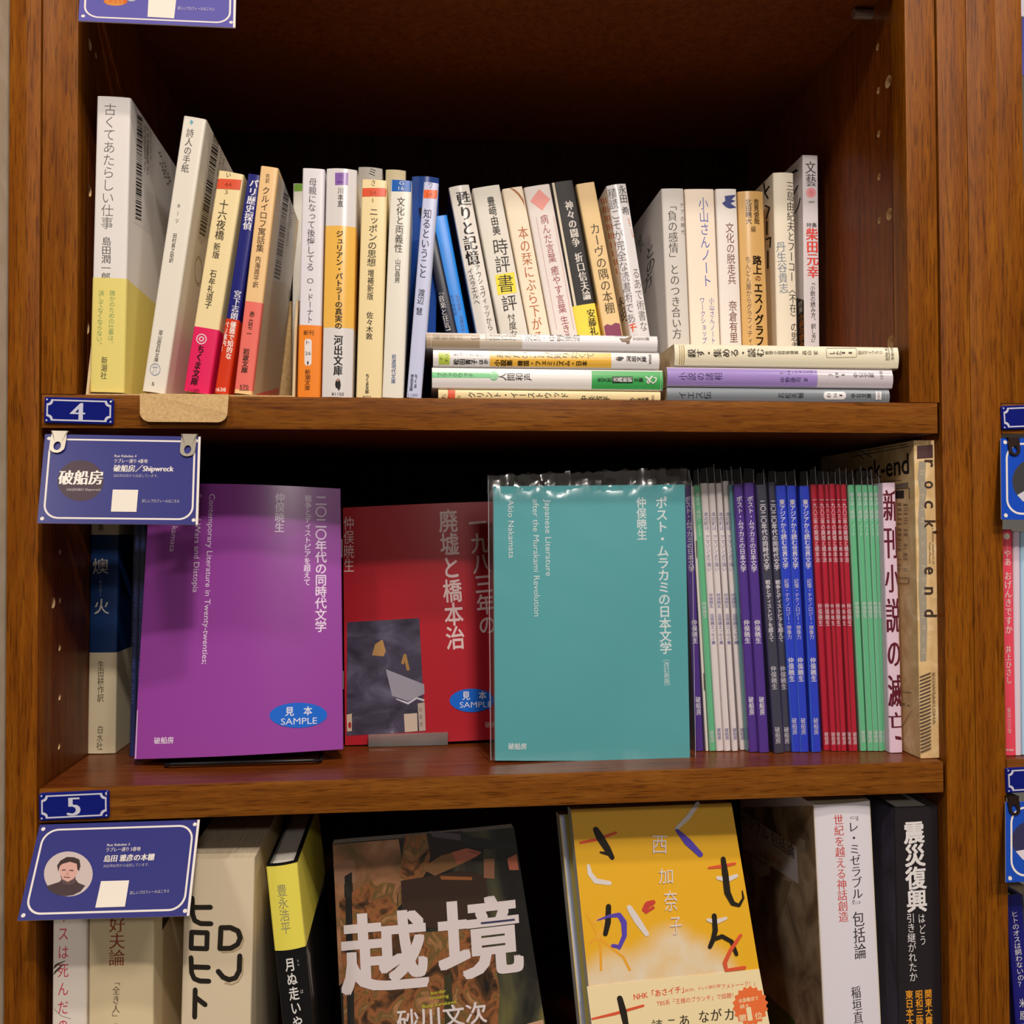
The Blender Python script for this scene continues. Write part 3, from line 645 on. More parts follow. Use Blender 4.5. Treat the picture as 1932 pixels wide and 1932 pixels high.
b.on([('v', 'い', 431.5, 324, 431, 336, 10, (60, 50, 40), 'm'), ('q', [(411, 337), (460, 340), (457.5, 359), (408, 356)], (226, 84, 48)), ('h', '44', 424, 352, 437, 353, 11, (140, 50, 30)), ('h', '3', 424, 366, 430, 366.5, 11, (176, 140, 96), 'l'),
      ('v', '十六夜橋', 424, 377, 413, 453, 18, (66, 56, 44), 'm'), ('v', '新版', 410.5, 458, 407, 488, 13.5, (66, 56, 44), 'm'), ('v', '石牟礼道子', 404, 509, 392, 582, 13.5, (66, 56, 44), 'm'),
      ('c', 380.5, 640, 10, 10, (240, 200, 208), .78), ('c', 380.5, 640, 5, 5, (240, 200, 208), .5), ('v', 'ちくま文庫', 381, 651, 366, 727, 14, (50, 16, 24), 'M'), ('h', '1100', 356, 739, 376, 740, 8, (120, 20, 50), 's')], .0001)
b.done()
b = eb('book', 'narrow navy paperback with white lettering and an orange-red band', (468, 327), (493, 328), (405, 742), .0055, .105, (30, 32, 118), G1, zt, coat=.35, rough=.3)
b.on([('v', 'パリ歴史探偵', 480.5, 338, 465.5, 434, 17, (236, 232, 236), 'M'), ('v', '宮下志朗', 449.5, 548, 441, 603, 14, (225, 222, 232), 'M')])
b.band((436, 420), 602, 760, (214, 58, 24), [('v', '優雅で知的な', 441, 607, 430.5, 678, 11.5, (246, 226, 216), 'B'), ('v', 'パリ案内！', 428, 607, 420.5, 664, 9.5, (246, 226, 216), 'B'), ('h', '2638', 404, 738, 426, 739, 10, (246, 226, 216), 'b')], label='orange-red paper band')
b.done()
TAN = (242, 200, 142)
b = eb('book', 'tan paperback with salmon lower label, rightmost in the cardboard tray', (492, 312.5), (526, 314), (441, 745), .004, .105, TAN, G1, zt, coat=.35, rough=.35)
b.wrap((500, 470), 572.5, 737, (240, 116, 104))
DK = (70, 48, 36)
b.on([('v', '完訳', 505.5, 328, 504.5, 346, 8, DK, 'm'), ('v', 'クルイロフ寓話集', 503, 352, 490, 476, 15.5, DK, 'm'), ('v', '内海周平訳', 488, 483, 481.5, 543, 11, DK, 'm'), ('v', '赤', 476.5, 587, 475, 599, 10, DK, 'b'), ('v', '六四七', 474, 602, 471.5, 622, 9, DK, 'b'), ('v', '一', 470.5, 625, 470, 634, 10, DK, 'b'), ('v', '岩波文庫', 465.5, 657, 461, 704, 12.5, DK, 'M'),
      ('h', '570', 452.5, 733, 469, 733.5, 10, DK), ('q', [(452, 735), (470, 735.5), (470, 736.5), (452, 736)], DK)], .0001)
b.on_right([('q', [(526, 330), (564, 372), (556, 590), (540, 745), (478, 745)], (226, 208, 180)), ('q', [(533, 333), (559, 362), (552, 545), (514, 528)], (238, 232, 226)), ('bars', [(538, 339), (547.6, 346), (527.7, 529), (516, 524)]), ('line', 551, 352, 541, 470, 3.4, INK), ('line', 556, 358, 548, 430, 3, (140, 134, 124)), ('c', 549, 561, 4, 17, (50, 46, 44))])
b.done()
WL = (230, 224, 230)
b = eb('book', 'white paperback with an orange lower band, first right of the cardboard tray', (571, 317), (613, 316.5), (560.8, 756), .004, .105, WL, G2, coat=.3, rough=.35)
b.band((590, 575), 614, 765, (246, 138, 38), [('h', '新刊', 573, 632, 592, 632, 10, (110, 60, 20), 'b'), ('q', [(577, 640), (586, 640), (588.5, 644), (588, 686), (585, 690), (577, 690), (574.5, 686), (574.8, 644)], (236, 226, 222)), ('h', 'ト', 578, 650, 585, 650, 9, INK), ('h', '26', 575.8, 670, 587, 670, 9, INK), ('h', '1', 579.5, 688, 582.5, 688, 9, INK), ('v', '新潮文庫', 580.8, 697, 580, 737, 11, (90, 50, 24), 'm')], label='orange paper band')
b.on([('v', '母親になって後悔してる', 590.5, 336, 585, 512, 15.5, (84, 76, 80), 'm'), ('h', 'O', 579.5, 535, 591.5, 535, 14, (84, 76, 80), 'l'), ('v', '・ドーナト', 585.8, 540, 584.5, 610, 12.5, (84, 76, 80), 'm')])
b.done()
b = eb('book', 'thick glossy white paperback with a wide amber block and a small owl mark', (616, 318), (674, 319), (606.5, 757), .004, .105, (228, 222, 220), G2, coat=.9, rough=.25, bulge=.0016)
b.wrap((645, 638), 427.5, 619, (250, 190, 84))
def owl(cx, cy, s, c, c2=(200, 150, 120), rot=0):
    import math as _m
    def R(p): x, y = p; a = _m.radians(rot); return (cx+s*(x*_m.cos(a)-y*_m.sin(a)), cy+s*(x*_m.sin(a)+y*_m.cos(a)))
    return [('q', [R(p) for p in ((-.25, -.55), (-.1, -.75), (.15, -.75), (.3, -.5), (.42, .1), (.35, .6), (.12, 1), (-.05, .65), (-.3, .5), (-.4, .1), (-.38, -.2))], c), ('c',) + R((-.02, -.55)) + (.2*s, .18*s, c2)]
b.on([('q', [(632.5, 327.5), (657.5, 327.5), (657, 350.5), (632.5, 350.5)], (140, 96, 176)), ('h', 'カ', 641, 338, 649, 338, 9, (90, 60, 120)), ('h', '44-1', 636, 347.5, 653, 347.5, 7, (90, 60, 120)), ('v', '川本直', 643.5, 355, 642.5, 392, 11.5, INK, 'm'),
      ('v', 'ジュリアン・バトラーの真実の', 641.5, 436, 639, 622, 14.5, (56, 48, 36), 'M'), ('v', '河出文庫', 639, 633, 638, 709, 17.5, (40, 36, 36), 'M'), ('h', '¥1150', 626, 747, 649, 747, 8.5, INK)]+owl(638, 725, 13, (40, 36, 36)), .0001)
b.done()
b = eb('book', 'cream paperback with an orange-red number label, just right of the amber one', (683, 338), (731, 338), (671.5, 756), .004, .105, CR, G2, coat=.3, rough=.35)
b.on([('v', 'さ', 704.5, 339, 704.5, 352, 10, (60, 50, 40), 'm'), ('q', [(684, 355), (730, 355), (728, 371), (683.3, 371)], (228, 86, 46)), ('h', '54', 697.5, 368, 710, 368, 11, (150, 50, 20), 'l'), ('h', '1', 702.5, 382, 704.5, 382, 11, (160, 130, 90), 'l'),
      ('v', 'ニッポンの思想', 706, 392, 700.5, 503, 17.5, (66, 56, 44), 'm'), ('v', '増補新版', 700, 508, 698.3, 566, 12.5, (66, 56, 44), 'm'), ('v', '佐々木敦', 698, 588, 696.5, 641, 13.5, (66, 56, 44), 'm'), ('v', 'ちくま文庫', 693.5, 705, 692.5, 743, 7.5, (66, 56, 44), 'M'), ('h', '900', 684.5, 752, 700, 752, 8, (110, 96, 76), 'l')])
b.done()
b = eb('book', 'off-white paperback with a solid blue label at the top of its spine', (737.5, 338.5), (777.5, 339), (720.5, 756), .004, .105, (238, 232, 218), G2, coat=.4, rough=.3)
b.on([('q', [(738, 338.8), (776.5, 339), (775.5, 362), (737, 361)], (22, 96, 184)), ('h', 'G', 753.5, 349, 762, 349, 9.5, WHT), ('h', '16', 752, 359, 762, 359, 9.5, WHT), ('v', '文化と両義性', 757, 372, 751.5, 477, 16.5, (70, 64, 56), 'm'), ('v', '山口昌男', 751, 488, 749.3, 534, 11, (70, 64, 56), 'm'), ('v', '岩波現代文庫', 743.5, 668, 742, 724, 9, (40, 80, 150), 'm'), ('h', '1000', 733.5, 757, 749, 757, 8, INK)])
b.done()
b = eb('book', 'slim lavender paperback with an orange label, last of the front row beside the stack', (800, 343), (828, 344), (766.5, 756), .004, .105, (204, 208, 238), G2, coat=.4, rough=.3)
b.on([('v', 'ワ', 812.5, 344, 812.5, 356, 9, (60, 60, 80), 'm'), ('q', [(799, 358), (825.5, 359), (823.5, 375), (797, 373.5)], (242, 106, 44)), ('h', '14', 806, 371, 816, 371, 10, (160, 56, 26)), ('v', '知るということ', 807.5, 394, 797, 525, 16.5, (56, 58, 76), 'm'), ('v', '渡辺', 796, 545, 793, 574, 13.5, (56, 58, 76), 'm'), ('v', '慧', 791.5, 580, 790.5, 595, 13.5, (56, 58, 76), 'm'),
      ('v', 'ちくま', 785.5, 705, 783.5, 733, 6.5, (56, 58, 76), 'M'), ('v', '学芸文庫', 778, 706, 775.5, 738, 6.5, (56, 58, 76), 'M'), ('h', '1100', 770, 748, 788, 748, 7.5, (110, 110, 140), 'l')])
put(b.mb, b.right(), [(.004, 0), (b.D, 0), (b.D, b.H), (.004, b.H)], [(0, 1, 2, 3)], speckle('hazy_landscape', [(.3, (96, 160, 210)), (.45, (186, 208, 220)), (.6, (206, 206, 180)), (.75, (150, 160, 130))], 28, 3, 1, .4), .00005)
b.done()
# ---- second row, standing deeper
YB = .115
b = eb('book', 'white book with a green top, a sliver seen behind the tan and white paperbacks', (553, 346), (585, 346), (551, 600), YB, .12, (226, 224, 214), G3); b.on([('q', [(553, 347), (584, 347), (583, 361), (553, 361)], (120, 170, 60))]); b.done()
b = eb('book', 'greyish book poking up behind the amber paperback, dark mark near its top', (676, 315), (722, 313.5), (664, 600), YB, .12, (210, 204, 196), G3, bulge=.0014); b.on([('v', 'ミ', 704, 318, 702, 334, 18, INK, 'M')]); b.done()
b = eb('book', 'plain beige book poking up between the cream and blue-labelled paperbacks', (727.5, 320), (766, 319), (721, 600), YB, .12, (224, 208, 168), G3, bulge=.001); b.done()
b = eb('book', 'dark blue book with a rounded top behind the lavender paperback', (777, 333), (829, 330), (771, 600), YB, .12, (24, 66, 146), G3, coat=.5, rough=.25, bulge=.002); b.done()
b = eb('book', 'black book with white lettering, low behind the lavender paperback', (790, 392), (812, 388), (823, 545), YB-.004, .10, (18, 20, 44), G3, coat=.5, rough=.3)
b.on([('v', '『音楽と狂気】', 829.5, 545, 846, 632, 13, (216, 210, 206), 'm')]); b.done()
b = eb('book', 'bright blue paperback leaning left in the gap beside the lavender one', (806, 411), (843, 404), (847, 628), YB-.002, .12, (8, 134, 234), G3, coat=.5, rough=.3)
b.on([('v', '私市保彦・加藤尚宏・', 862, 556, 876, 634, 7.5, (22, 60, 130), 'm'), ('v', '大下祥枝訳', 851, 556, 860, 596, 7.5, (22, 60, 130), 'm')]); b.done()
DP = speckle('dark_photo', [(.3, (14, 12, 30)), (.55, (34, 30, 70)), (.68, (110, 50, 60)), (.8, (200, 190, 190))], 60, 3, .8, .3, .5)
b = eb('book', 'white-spined book with a dark picture cover, leaning left beside the bright blue one', (846.5, 354), (885, 348), (899, 628), YB, .128, (230, 224, 216), G3, coat=.6, rough=.3, bulge=.0012)
b.on([('v', '甦りと記憶', 872, 361, 893.5, 501, 26, (38, 34, 32), 'M'), ('v', 'よみが', 884.5, 366, 889, 390, 5, INK), ('v', 'アウシュヴィッツから', 899, 500, 926, 624, 12, (50, 44, 42), 's'), ('v', 'イスラエルへ', 886, 507, 900.5, 576, 12, (50, 44, 42), 's')])
b.on_left([('q', [(846, 356), (838, 372), (892, 640), (899, 640)], DP)]); b.done()
b = eb('book', 'off-white hardcover with one character in a yellow square on its spine', (891, 356), (942.5, 349.5), (943.5, 628), YB, .128, (226, 220, 208), G3, hard=True)
b.on([('v', '豊﨑由美', 924.5, 371, 938, 444, 15.5, (60, 56, 50), 'b'), ('v', '時評', 942, 450, 950, 515, 30, (44, 40, 36), 's'), ('q', [(934, 519.5), (970, 513.5), (974.7, 552), (939, 557)], (248, 222, 66)), ('v', '書', 952, 517, 956, 553, 32, (44, 40, 30), 's'), ('v', '評', 958, 556, 963.5, 588, 30, (44, 40, 36), 's'), ('v', '忖度なしの', 964, 592, 975, 668, 15, (60, 56, 50), 'm')]); b.done()
b = eb('book', 'cream book with orange-brown title and a brown curved line across its top', (947.5, 357), (985.5, 351), (998.6, 628), YB, .128, (242, 226, 200), G3)
b.on([('s', [(962, 354), (970, 359), (978, 366), (986, 377), (991, 388), (995, 401)], [3, 4, 4, 3.5, 3, 2], (176, 112, 66)), ('v', '本の栞にぶら下がる', 985, 427, 1018, 648, 20, (182, 100, 52), 'm')]); b.done()
b = eb('book', 'pinkish white book with a pink diamond at the top of its spine', (988.5, 354), (1037, 347), (1040, 628), YB, .128, (230, 220, 214), G3)
RD = (158, 72, 84)
b.on([('q', [(1017, 357), (1038, 376), (1023, 397.5), (1000, 380)], (238, 156, 148)), ('v', '病んだ言葉', 1025, 405, 1043, 496, 16, RD, 's'), ('v', '癒やす言葉', 1045, 502, 1062, 591, 16, RD, 's'), ('v', '生きる言葉', 1063, 596, 1080, 676, 16, RD, 's'),
      ('q', [(1011, 410), (1012, 410), (1051, 622), (1050, 622)], (214, 180, 172)), ('q', [(1044, 408), (1045, 408), (1083, 622), (1082, 622)], (214, 180, 172))]); b.done()
b = eb('book', 'black-spined book with white title and a yellow band below', (1038.5, 345.5), (1080.5, 337.5), (1089, 628), YB, .128, (44, 40, 40), G3, hard=True)
b.on([('q', [(1038.5, 346), (1045.5, 344.7), (1099, 640), (1091.5, 640)], (222, 208, 184)), ('v', '神々の闘争', 1072, 379, 1088, 466, 16, (220, 212, 204), 'M'), ('v', '折口信夫論', 1090, 477, 1108.5, 566, 16, (220, 212, 204), 'M')])
b.band((1108, 1120), 574, 720, (250, 218, 78), [('v', '安藤礼二', 1113.5, 583, 1124, 650, 16, (50, 40, 20), 'M')], label='yellow paper band'); b.done()
b = eb('book', 'tan book with torn-edged plum foot, leaning left behind the stack', (1087, 348), (1121.5, 343), (1139.5, 628), YB, .128, (232, 200, 146), G3)
b.on([('q', [(1135.5, 618), (1145, 611.5), (1153, 614), (1161, 609), (1177, 610.5), (1200, 700), (1150, 720)], (138, 66, 92)), ('v', 'カーヴの隅の本棚', 1120.5, 421, 1152, 592, 20, (70, 56, 36), 'm')]); b.done()
b = eb('book', 'glossy white book with dark title and orange cover lettering, leaning before the light grey one', (1144, 351), (1181, 346), (1188, 628), YB, .128, (228, 224, 226), G3, coat=.8, rough=.2, bulge=.0014)
b.on([('v', '永田', 1172, 350, 1177.5, 384, 16, (50, 46, 48), 's'), ('v', '希', 1178.5, 390, 1181, 407, 16, (50, 46, 48), 's'), ('v', '積読こそが完全な読書術であ', 1153.5, 356, 1191, 611, 19, (96, 90, 92), 'l'), ('v', 'るあで術書な', 1198, 506, 1215, 626, 16, (100, 94, 96), 'l'), ('v', '千', 1192, 610, 1194, 627, 17, (236, 90, 50), 'b'), ('line', 1185, 412, 1196, 452, 3, (240, 150, 110))])
b.on_left([('line', 1138, 372, 1170, 520, 12, (220, 120, 84)), ('v', '永田、', 1170, 560, 1182, 625, 11, (50, 46, 48), 'b')]); b.done()
b = eb('book', 'light grey book showing its wide left cover, tallest left of the blue-titled one', (1247.5, 356), (1289.5, 355.5), (1259.8, 651), YB-.003, .128, (210, 204, 198), G3, hard=True)
b.on([('v', '「負の感情」とのつき合い方', 1267, 377, 1277.5, 640, 18.5, (80, 74, 70), 'm'), ('v', 'ケアの時代', 1286, 381, 1289, 444, 7.5, (80, 74, 70), 's')])
b.on_left([('v', 'との', 1226, 462, 1228, 512, 18, (70, 64, 62), 'm'), ('v', '方', 1222, 515, 1224, 545, 18, (70, 64, 62), 'm'), ('v', '時代', 1206, 448, 1211, 470, 7, (90, 84, 80), 'm')]); b.done()
b = eb('book', 'cream-pink paperback with blue title, right of the light grey book', (1291, 357), (1346.5, 348.5), (1303, 651), YB, .128, (242, 226, 208), G3)
BLU = (86, 100, 176)
b.on([('v', '小山さんノート', 1326, 372, 1334, 542, 19, BLU, 's'), ('v', '小山さんノート', 1342, 561, 1345.5, 649, 10, BLU, 's'), ('v', 'ワークショップ', 1324, 561, 1329, 649, 10, BLU, 's')]); b.done()
b = eb('book', 'white book with a small navy bird above its reddish-brown title', (1350, 356.5), (1389.5, 354.5), (1360.5, 651), YB, .128, (234, 226, 220), G3)
NV = (58, 66, 130)
b.on([('q', [(1362, 384), (1368, 379), (1367, 370), (1376, 369), (1389, 367.5), (1380, 377), (1388, 379), (1378, 384), (1390, 392), (1376, 394), (1369, 391)], NV), ('v', '文化の脱走兵', 1376, 420, 1381, 537, 16.5, (116, 62, 56), 's'), ('v', '奈倉有里', 1382, 567, 1384.5, 647, 16.5, (116, 62, 56), 's')]); b.done()
b = eb('book', 'caramel brown book with heavy black title, between the bird book and the cream one', (1392, 361.5), (1440, 361), (1401.5, 651), YB, .128, (222, 178, 112), G3, coat=.5, rough=.28, bulge=.0016)
b.on([('v', '吉見俊哉', 1425.5, 376, 1427, 424, 11.5, (56, 38, 20), 'b'), ('v', '北田暁大', 1410.5, 376, 1412, 424, 11.5, (56, 38, 20), 'b'), ('v', '編', 1420, 427, 1420, 440, 10, (90, 66, 40), 's'), ('v', '路上', 1427, 483, 1428, 519, 18, (40, 26, 14), 'B'), ('v', 'の', 1429, 520, 1429, 532, 12, (120, 60, 30), 'b'), ('v', 'エスノグラフィ', 1429.5, 534, 1433, 674, 18, (40, 26, 14), 'B'), ('v', 'ちんどん屋からグラフィティま', 1410, 484, 1415, 662, 10, (70, 48, 28), 'l')]); b.done()
b = eb('book', 'tall cream hardcover with black title and grey-blue author line', (1458.5, 326), (1497, 324), (1466, 648), YB-.001, .128, (240, 230, 210), G3, hard=True, bulge=.001)
b.on([('v', '三島由紀夫とフーコー', 1490, 342, 1493.5, 532, 15.5, (50, 46, 44), 'm'), ('v', '〈不在〉の思考', 1494, 537, 1500.5, 662, 15.5, (50, 46, 44), 'm'), ('v', '丹生谷貴志', 1472, 456, 1478.5, 554, 18, (128, 140, 160), 'm')])
b.on_left([('s', [(1441, 346), (1444, 366)], 3, (40, 36, 34)), ('s', [(1451, 352), (1443, 364), (1449, 374)], 3, (40, 36, 34)), ('s', [(1444, 388), (1452, 392), (1446, 412)], 3, (40, 36, 34)), ('s', [(1447, 418), (1447, 442)], 3, (40, 36, 34)), ('s', [(1446, 452), (1454, 448), (1453, 466)], 3, (40, 36, 34)), ('s', [(1449, 474), (1449, 506)], 3, (40, 36, 34))]); b.done()
b = eb('book', 'tallest grey-white magazine with a pink dot and red characters, rightmost standing', (1514, 292.5), (1542.5, 292.5), (1517.4, 648), YB-.002, .148, (222, 214, 218), G3, bulge=.0002, r=.0004)
b.on([('v', '文藝', 1528.5, 304, 1530.5, 352, 21, (56, 52, 56), 'm'), ('c', 1530, 363.5, 9.5, 9.5, (240, 160, 166)), ('v', '春', 1530, 357, 1530, 370, 11, (226, 120, 130), 's'), ('h', '2009', 1525, 383, 1536.5, 383, 5, INK), ('h', '特集', 1521.5, 428.5, 1541, 428.5, 9.5, (90, 84, 88)), ('v', '柴田元幸', 1531.5, 430, 1534, 525, 23, (230, 70, 64), 'M'), ('v', '「小説の読み方、訳し方」A', 1532.5, 528, 1535.5, 662, 9.5, (60, 56, 60), 's')])
b.on_left([('q', [(1503, 562), (1517, 566), (1519, 720), (1505, 720)], (40, 30, 24)), ('v', '特集', 1510, 568, 1511, 590, 8, (222, 214, 208), 's'), ('v', '小説の読み方', 1512, 592, 1513, 668, 9, (226, 130, 50), 's'),
           ('s', [(1505, 322), (1492, 328), (1503, 320)], 2.5, (40, 36, 38)), ('s', [(1506, 350), (1498, 366)], 2, (40, 36, 38)), ('s', [(1510, 374), (1506, 392), (1500, 402)], 2, (40, 36, 38))]); b.done()

# ---- flat stacks
def lie(label, x0, x1, yt, yb, D, cover, zb, Y=.004, group=None, **k):
    bk, zt_ = lying_book('book', label, x0, x1, yt, yb, Y, D, cover, zb, group=group, **k); return bk, zt_
GS = 'paperbacks lying flat in the stack of four'; GT = 'paperbacks lying flat in the stack of three'
b, z = lie('cream paperback with a red tab, bottom of the stack of four', 827, 1246, 736, 762, .105, CR, .0003, group=GS, coat=.3, rough=.35)
b.on([('q', [(845, 735), (859, 735), (858.5, 763), (845, 763)], (230, 96, 66)), ('v', 'ち', 832, 748, 843, 748, 11, INK, 'm'), ('h', '7', 850, 755, 850, 747, 8, (190, 60, 40), 'l'), ('h', '3', 869, 755, 869, 746, 9, (180, 150, 110), 'l'),
      ('v', 'クリント・イーストウッド', 882, 745, 1073, 746, 12, (60, 52, 40), 's'), ('v', 'アメリカ映画史を再生する男', 884, 757.5, 1006, 758, 8, (60, 52, 40), 's'), ('v', '中条省平', 1095, 752, 1151, 752.5, 12, (60, 52, 40), 'm'), ('v', 'ちくま文庫', 1188, 753, 1224, 753, 7.5, (60, 52, 40), 'M'), ('h', '780', 1234, 760, 1234, 746, 7, (120, 106, 84), 'l')]); b.done()
b, z = lie('white paperback with green right end, second from bottom in the stack of four', 815, 1250, 695, 0, .105, (238, 232, 228), z+.0002, group=GS, coat=.3, rough=.35, bulge=.0012)
GN = (66, 172, 88)
b.on([('q', [(1116, 690), (1250, 690), (1250, 740), (1116, 740)], GN), ('q', [(814, 702.5), (932, 703.5), (932, 713.5), (814, 713)], (120, 206, 140)), ('c', 931.5, 709.5, 8.5, 9, (120, 206, 140)), ('h', 'Kフ', 926, 709, 938, 709, 6, WHT), ('h', 'A63', 925, 716, 938, 716, 6, WHT),
      ('v', 'ブラックウッド', 825, 708, 893, 708, 9, (70, 110, 76), 'b'), ('v', '人間和声', 940, 711, 1003, 711, 16, (44, 44, 44), 's'), ('v', '光文社', 1126, 717, 1153, 717, 9, (24, 60, 34), 'b'), ('q', [(1154.5, 711), (1193, 711), (1193, 723), (1154.5, 723)], (20, 40, 26)), ('v', '古典新訳', 1155.5, 717, 1192, 717, 9.5, WHT, 'b'), ('v', '文庫', 1195, 717, 1213, 717, 9, (24, 60, 34), 'b'),
      ('c', 1222, 721, 3.5, 3.5, WHT, .4), ('s', [(1218, 712), (1224, 717), (1229, 711)], 3, WHT), ('s', [(1225, 719), (1231, 724), (1236, 720), (1237, 714), (1233, 713)], 2.2, WHT), ('s', [(1246, 693), (1245.5, 735)], .8, (190, 226, 196))]); b.done()
b, z = lie('white paperback with a long amber block, second from top in the stack of four', 817, 1243.5, 661.5, 0, .105, (236, 230, 228), z+.0002, group=GS, coat=.8, rough=.22, bulge=.001)
b.on([('q', [(924, 655), (1152.5, 655), (1153, 699), (924, 699)], (250, 190, 74)), ('q', [(827, 666), (849, 666), (848, 688), (828, 688)], (190, 208, 80)), ('h', 'チ', 835, 681, 835, 673, 7, INK), ('h', '7-1', 845, 684, 845, 669, 7, INK),
      ('v', 'チョ・ナムジュ', 855, 669, 923, 669, 8, (60, 56, 54), 's'), ('v', '松田青子', 855, 683, 900, 683, 11, (40, 38, 38), 'b'), ('v', 'ほか', 903, 683, 921, 683, 9, (40, 38, 38), 'b'), ('v', 'あなたのことが知りたくて', 935, 670, 1121, 671, 14, (66, 48, 26), 's'), ('v', '小説集', 932, 685, 967, 685, 12, (50, 36, 20), 'b'), ('v', '韓国・フェミニズム・日本', 976, 685.5, 1108, 686, 10, (50, 36, 20), 'b'),
      ('v', '河出文庫', 1181, 677, 1219, 677.5, 11, (40, 38, 40), 'M'), ('h', '¥900', 1228.5, 687, 1228.5, 669, 7, INK)]+owl(1168, 677, 9, (40, 36, 36), rot=-90)); b.done()
b, z = lie('white paperback with a painted tan reflection and a brown flying bird, top of the stack of four', 804, 1240, 629.5, 0, .105, (234, 228, 230), z+.0002, group=GS, coat=.5, rough=.25, bulge=.001)
TP = speckle('tan_sheen', [(.2, (176, 154, 128)), (.8, (186, 166, 142))], 20, 1, 0, .35)
b.on([('q', [(803, 620), (905, 622), (905, 668), (803, 668)], (178, 156, 130)), ('q', [(905, 620), (985, 622), (985, 668), (905, 668)], (206, 192, 174)), ('q', [(813, 626), (814, 626), (813.5, 662), (812.5, 662)], (214, 200, 180)),  # tan left end: reflected surroundings painted into the spine colour
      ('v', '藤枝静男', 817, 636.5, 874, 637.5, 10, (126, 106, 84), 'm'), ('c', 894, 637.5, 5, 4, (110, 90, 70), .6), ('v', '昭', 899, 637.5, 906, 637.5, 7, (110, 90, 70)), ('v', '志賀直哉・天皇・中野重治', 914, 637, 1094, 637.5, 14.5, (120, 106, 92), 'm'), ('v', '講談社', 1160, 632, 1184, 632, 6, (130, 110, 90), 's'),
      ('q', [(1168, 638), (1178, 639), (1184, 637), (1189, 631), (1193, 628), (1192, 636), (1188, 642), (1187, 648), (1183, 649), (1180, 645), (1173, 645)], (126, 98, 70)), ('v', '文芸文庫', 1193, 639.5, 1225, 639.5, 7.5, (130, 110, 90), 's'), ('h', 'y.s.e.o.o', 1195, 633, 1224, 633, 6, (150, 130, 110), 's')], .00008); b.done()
b, z = lie('slate grey paperback with two white lozenges, bottom of the stack of three', 1258, 1677.5, 732, 760, .105, (128, 136, 144), .0003, group=GT, coat=.4, rough=.35, bulge=.0008)
WT = (232, 228, 230)
b.on([('v', 'イエス伝', 1279, 746, 1342, 746, 15, (40, 44, 50), 'm'), ('v', '若松英輔', 1467, 746.5, 1516, 746.5, 11, (40, 44, 50), 'm'), ('q', [(1557, 739), (1591, 739), (1595, 743), (1595, 750), (1591, 754), (1557, 754), (1553, 750), (1553, 743)], WT), ('v', 'わ', 1558, 746.5, 1567, 746.5, 9, INK, 'M'), ('h', '26', 1577.5, 751, 1577.5, 742, 8, INK), ('h', '1', 1588, 748, 1588, 745, 8, INK),
      ('v', '中公文庫', 1604, 746.5, 1643, 746.5, 9, (40, 44, 50), 'm'), ('q', [(1651, 738.5), (1661.5, 738.5), (1661.5, 755), (1651, 755)], WT), ('h', '1000', 1659, 754, 1659, 739.5, 7.5, INK), ('s', [(1669, 733), (1669, 760)], .7, (190, 190, 196))]); b.done()
b, z = lie('lavender paperback with a pale right third, middle of the stack of three', 1258, 1683, 694, 0, .105, (206, 196, 204), z+.0002, group=GT, coat=.6, rough=.25, bulge=.0014)
PU = (164, 138, 206); DV = (52, 40, 84)
b.on([('q', [(1257.8, 690), (1541, 688), (1541, 732), (1257.8, 733)], PU), ('v', '小説の諸相', 1279, 711, 1362, 711, 15, DV, 'm'), ('v', 'E・M・フォースター', 1470, 704, 1541, 703, 9, DV, 's'), ('v', '中野康司', 1470, 717, 1510, 717, 10, DV, 's'), ('v', '訳', 1514, 717, 1523, 717, 7, DV, 's'),
      ('v', 'フ', 1561, 708, 1570, 708, 8, INK), ('h', '19', 1580.5, 712, 1580.5, 703, 8, INK), ('h', '1', 1592, 709, 1592, 706, 8, INK), ('v', '中公文庫', 1608, 708, 1648, 708, 9.5, (90, 84, 96), 'm'), ('h', '1200', 1664, 715, 1664, 700, 7.5, (90, 84, 96), 'l')], .0001); b.done()
b, z = lie('ivory paperback with three gold stripes, top of the stack of three', 1272, 1694, 651, 0, .105, (238, 228, 200), z+.0002, group=GT, coat=.3, rough=.4, bulge=.0012)
GD = (176, 146, 78)
b.on([('q', [(x, 645), (x+1.6, 645), (x+1.6, 695), (x, 695)], GD) for x in (1281, 1285, 1289)]+[('v', '殺す・集める・読む', 1296, 667, 1441, 666, 17, (66, 56, 44), 'M'), ('v', '推理小説特殊講義', 1442, 666, 1505, 665.5, 7.5, (90, 80, 64), 's'), ('v', '高山', 1512, 666, 1530, 666, 9, (90, 80, 64), 'm'), ('v', '宏', 1533, 666, 1542, 666, 9, (90, 80, 64), 'm'),
      ('s', [(1560, 657), (1613, 656.5), (1615, 659), (1615, 672), (1613, 674.5), (1560, 675), (1558, 673), (1558, 659), (1560, 657)], .7, (140, 128, 104)), ('v', 'Lた', 1562, 666, 1587, 666, 10, (90, 80, 64)), ('h', '1', 1593, 667.5, 1593, 664.5, 9, (90, 80, 64)), ('h', '1', 1606, 667.5, 1606, 664.5, 9, (90, 80, 64)),
      ('v', '創元ライブラリ', 1617, 665.5, 1664, 665, 8.5, (120, 108, 86), 's'), ('h', '070 47', 1674, 680, 1674, 653, 7, (80, 70, 54)), ('q', [(1675.5, 681), (1676.2, 681), (1676.2, 651), (1675.5, 651)], (80, 70, 54)), ('h', '本体1000', 1684.5, 680, 1684.5, 651, 6.5, (80, 70, 54))]); b.done()

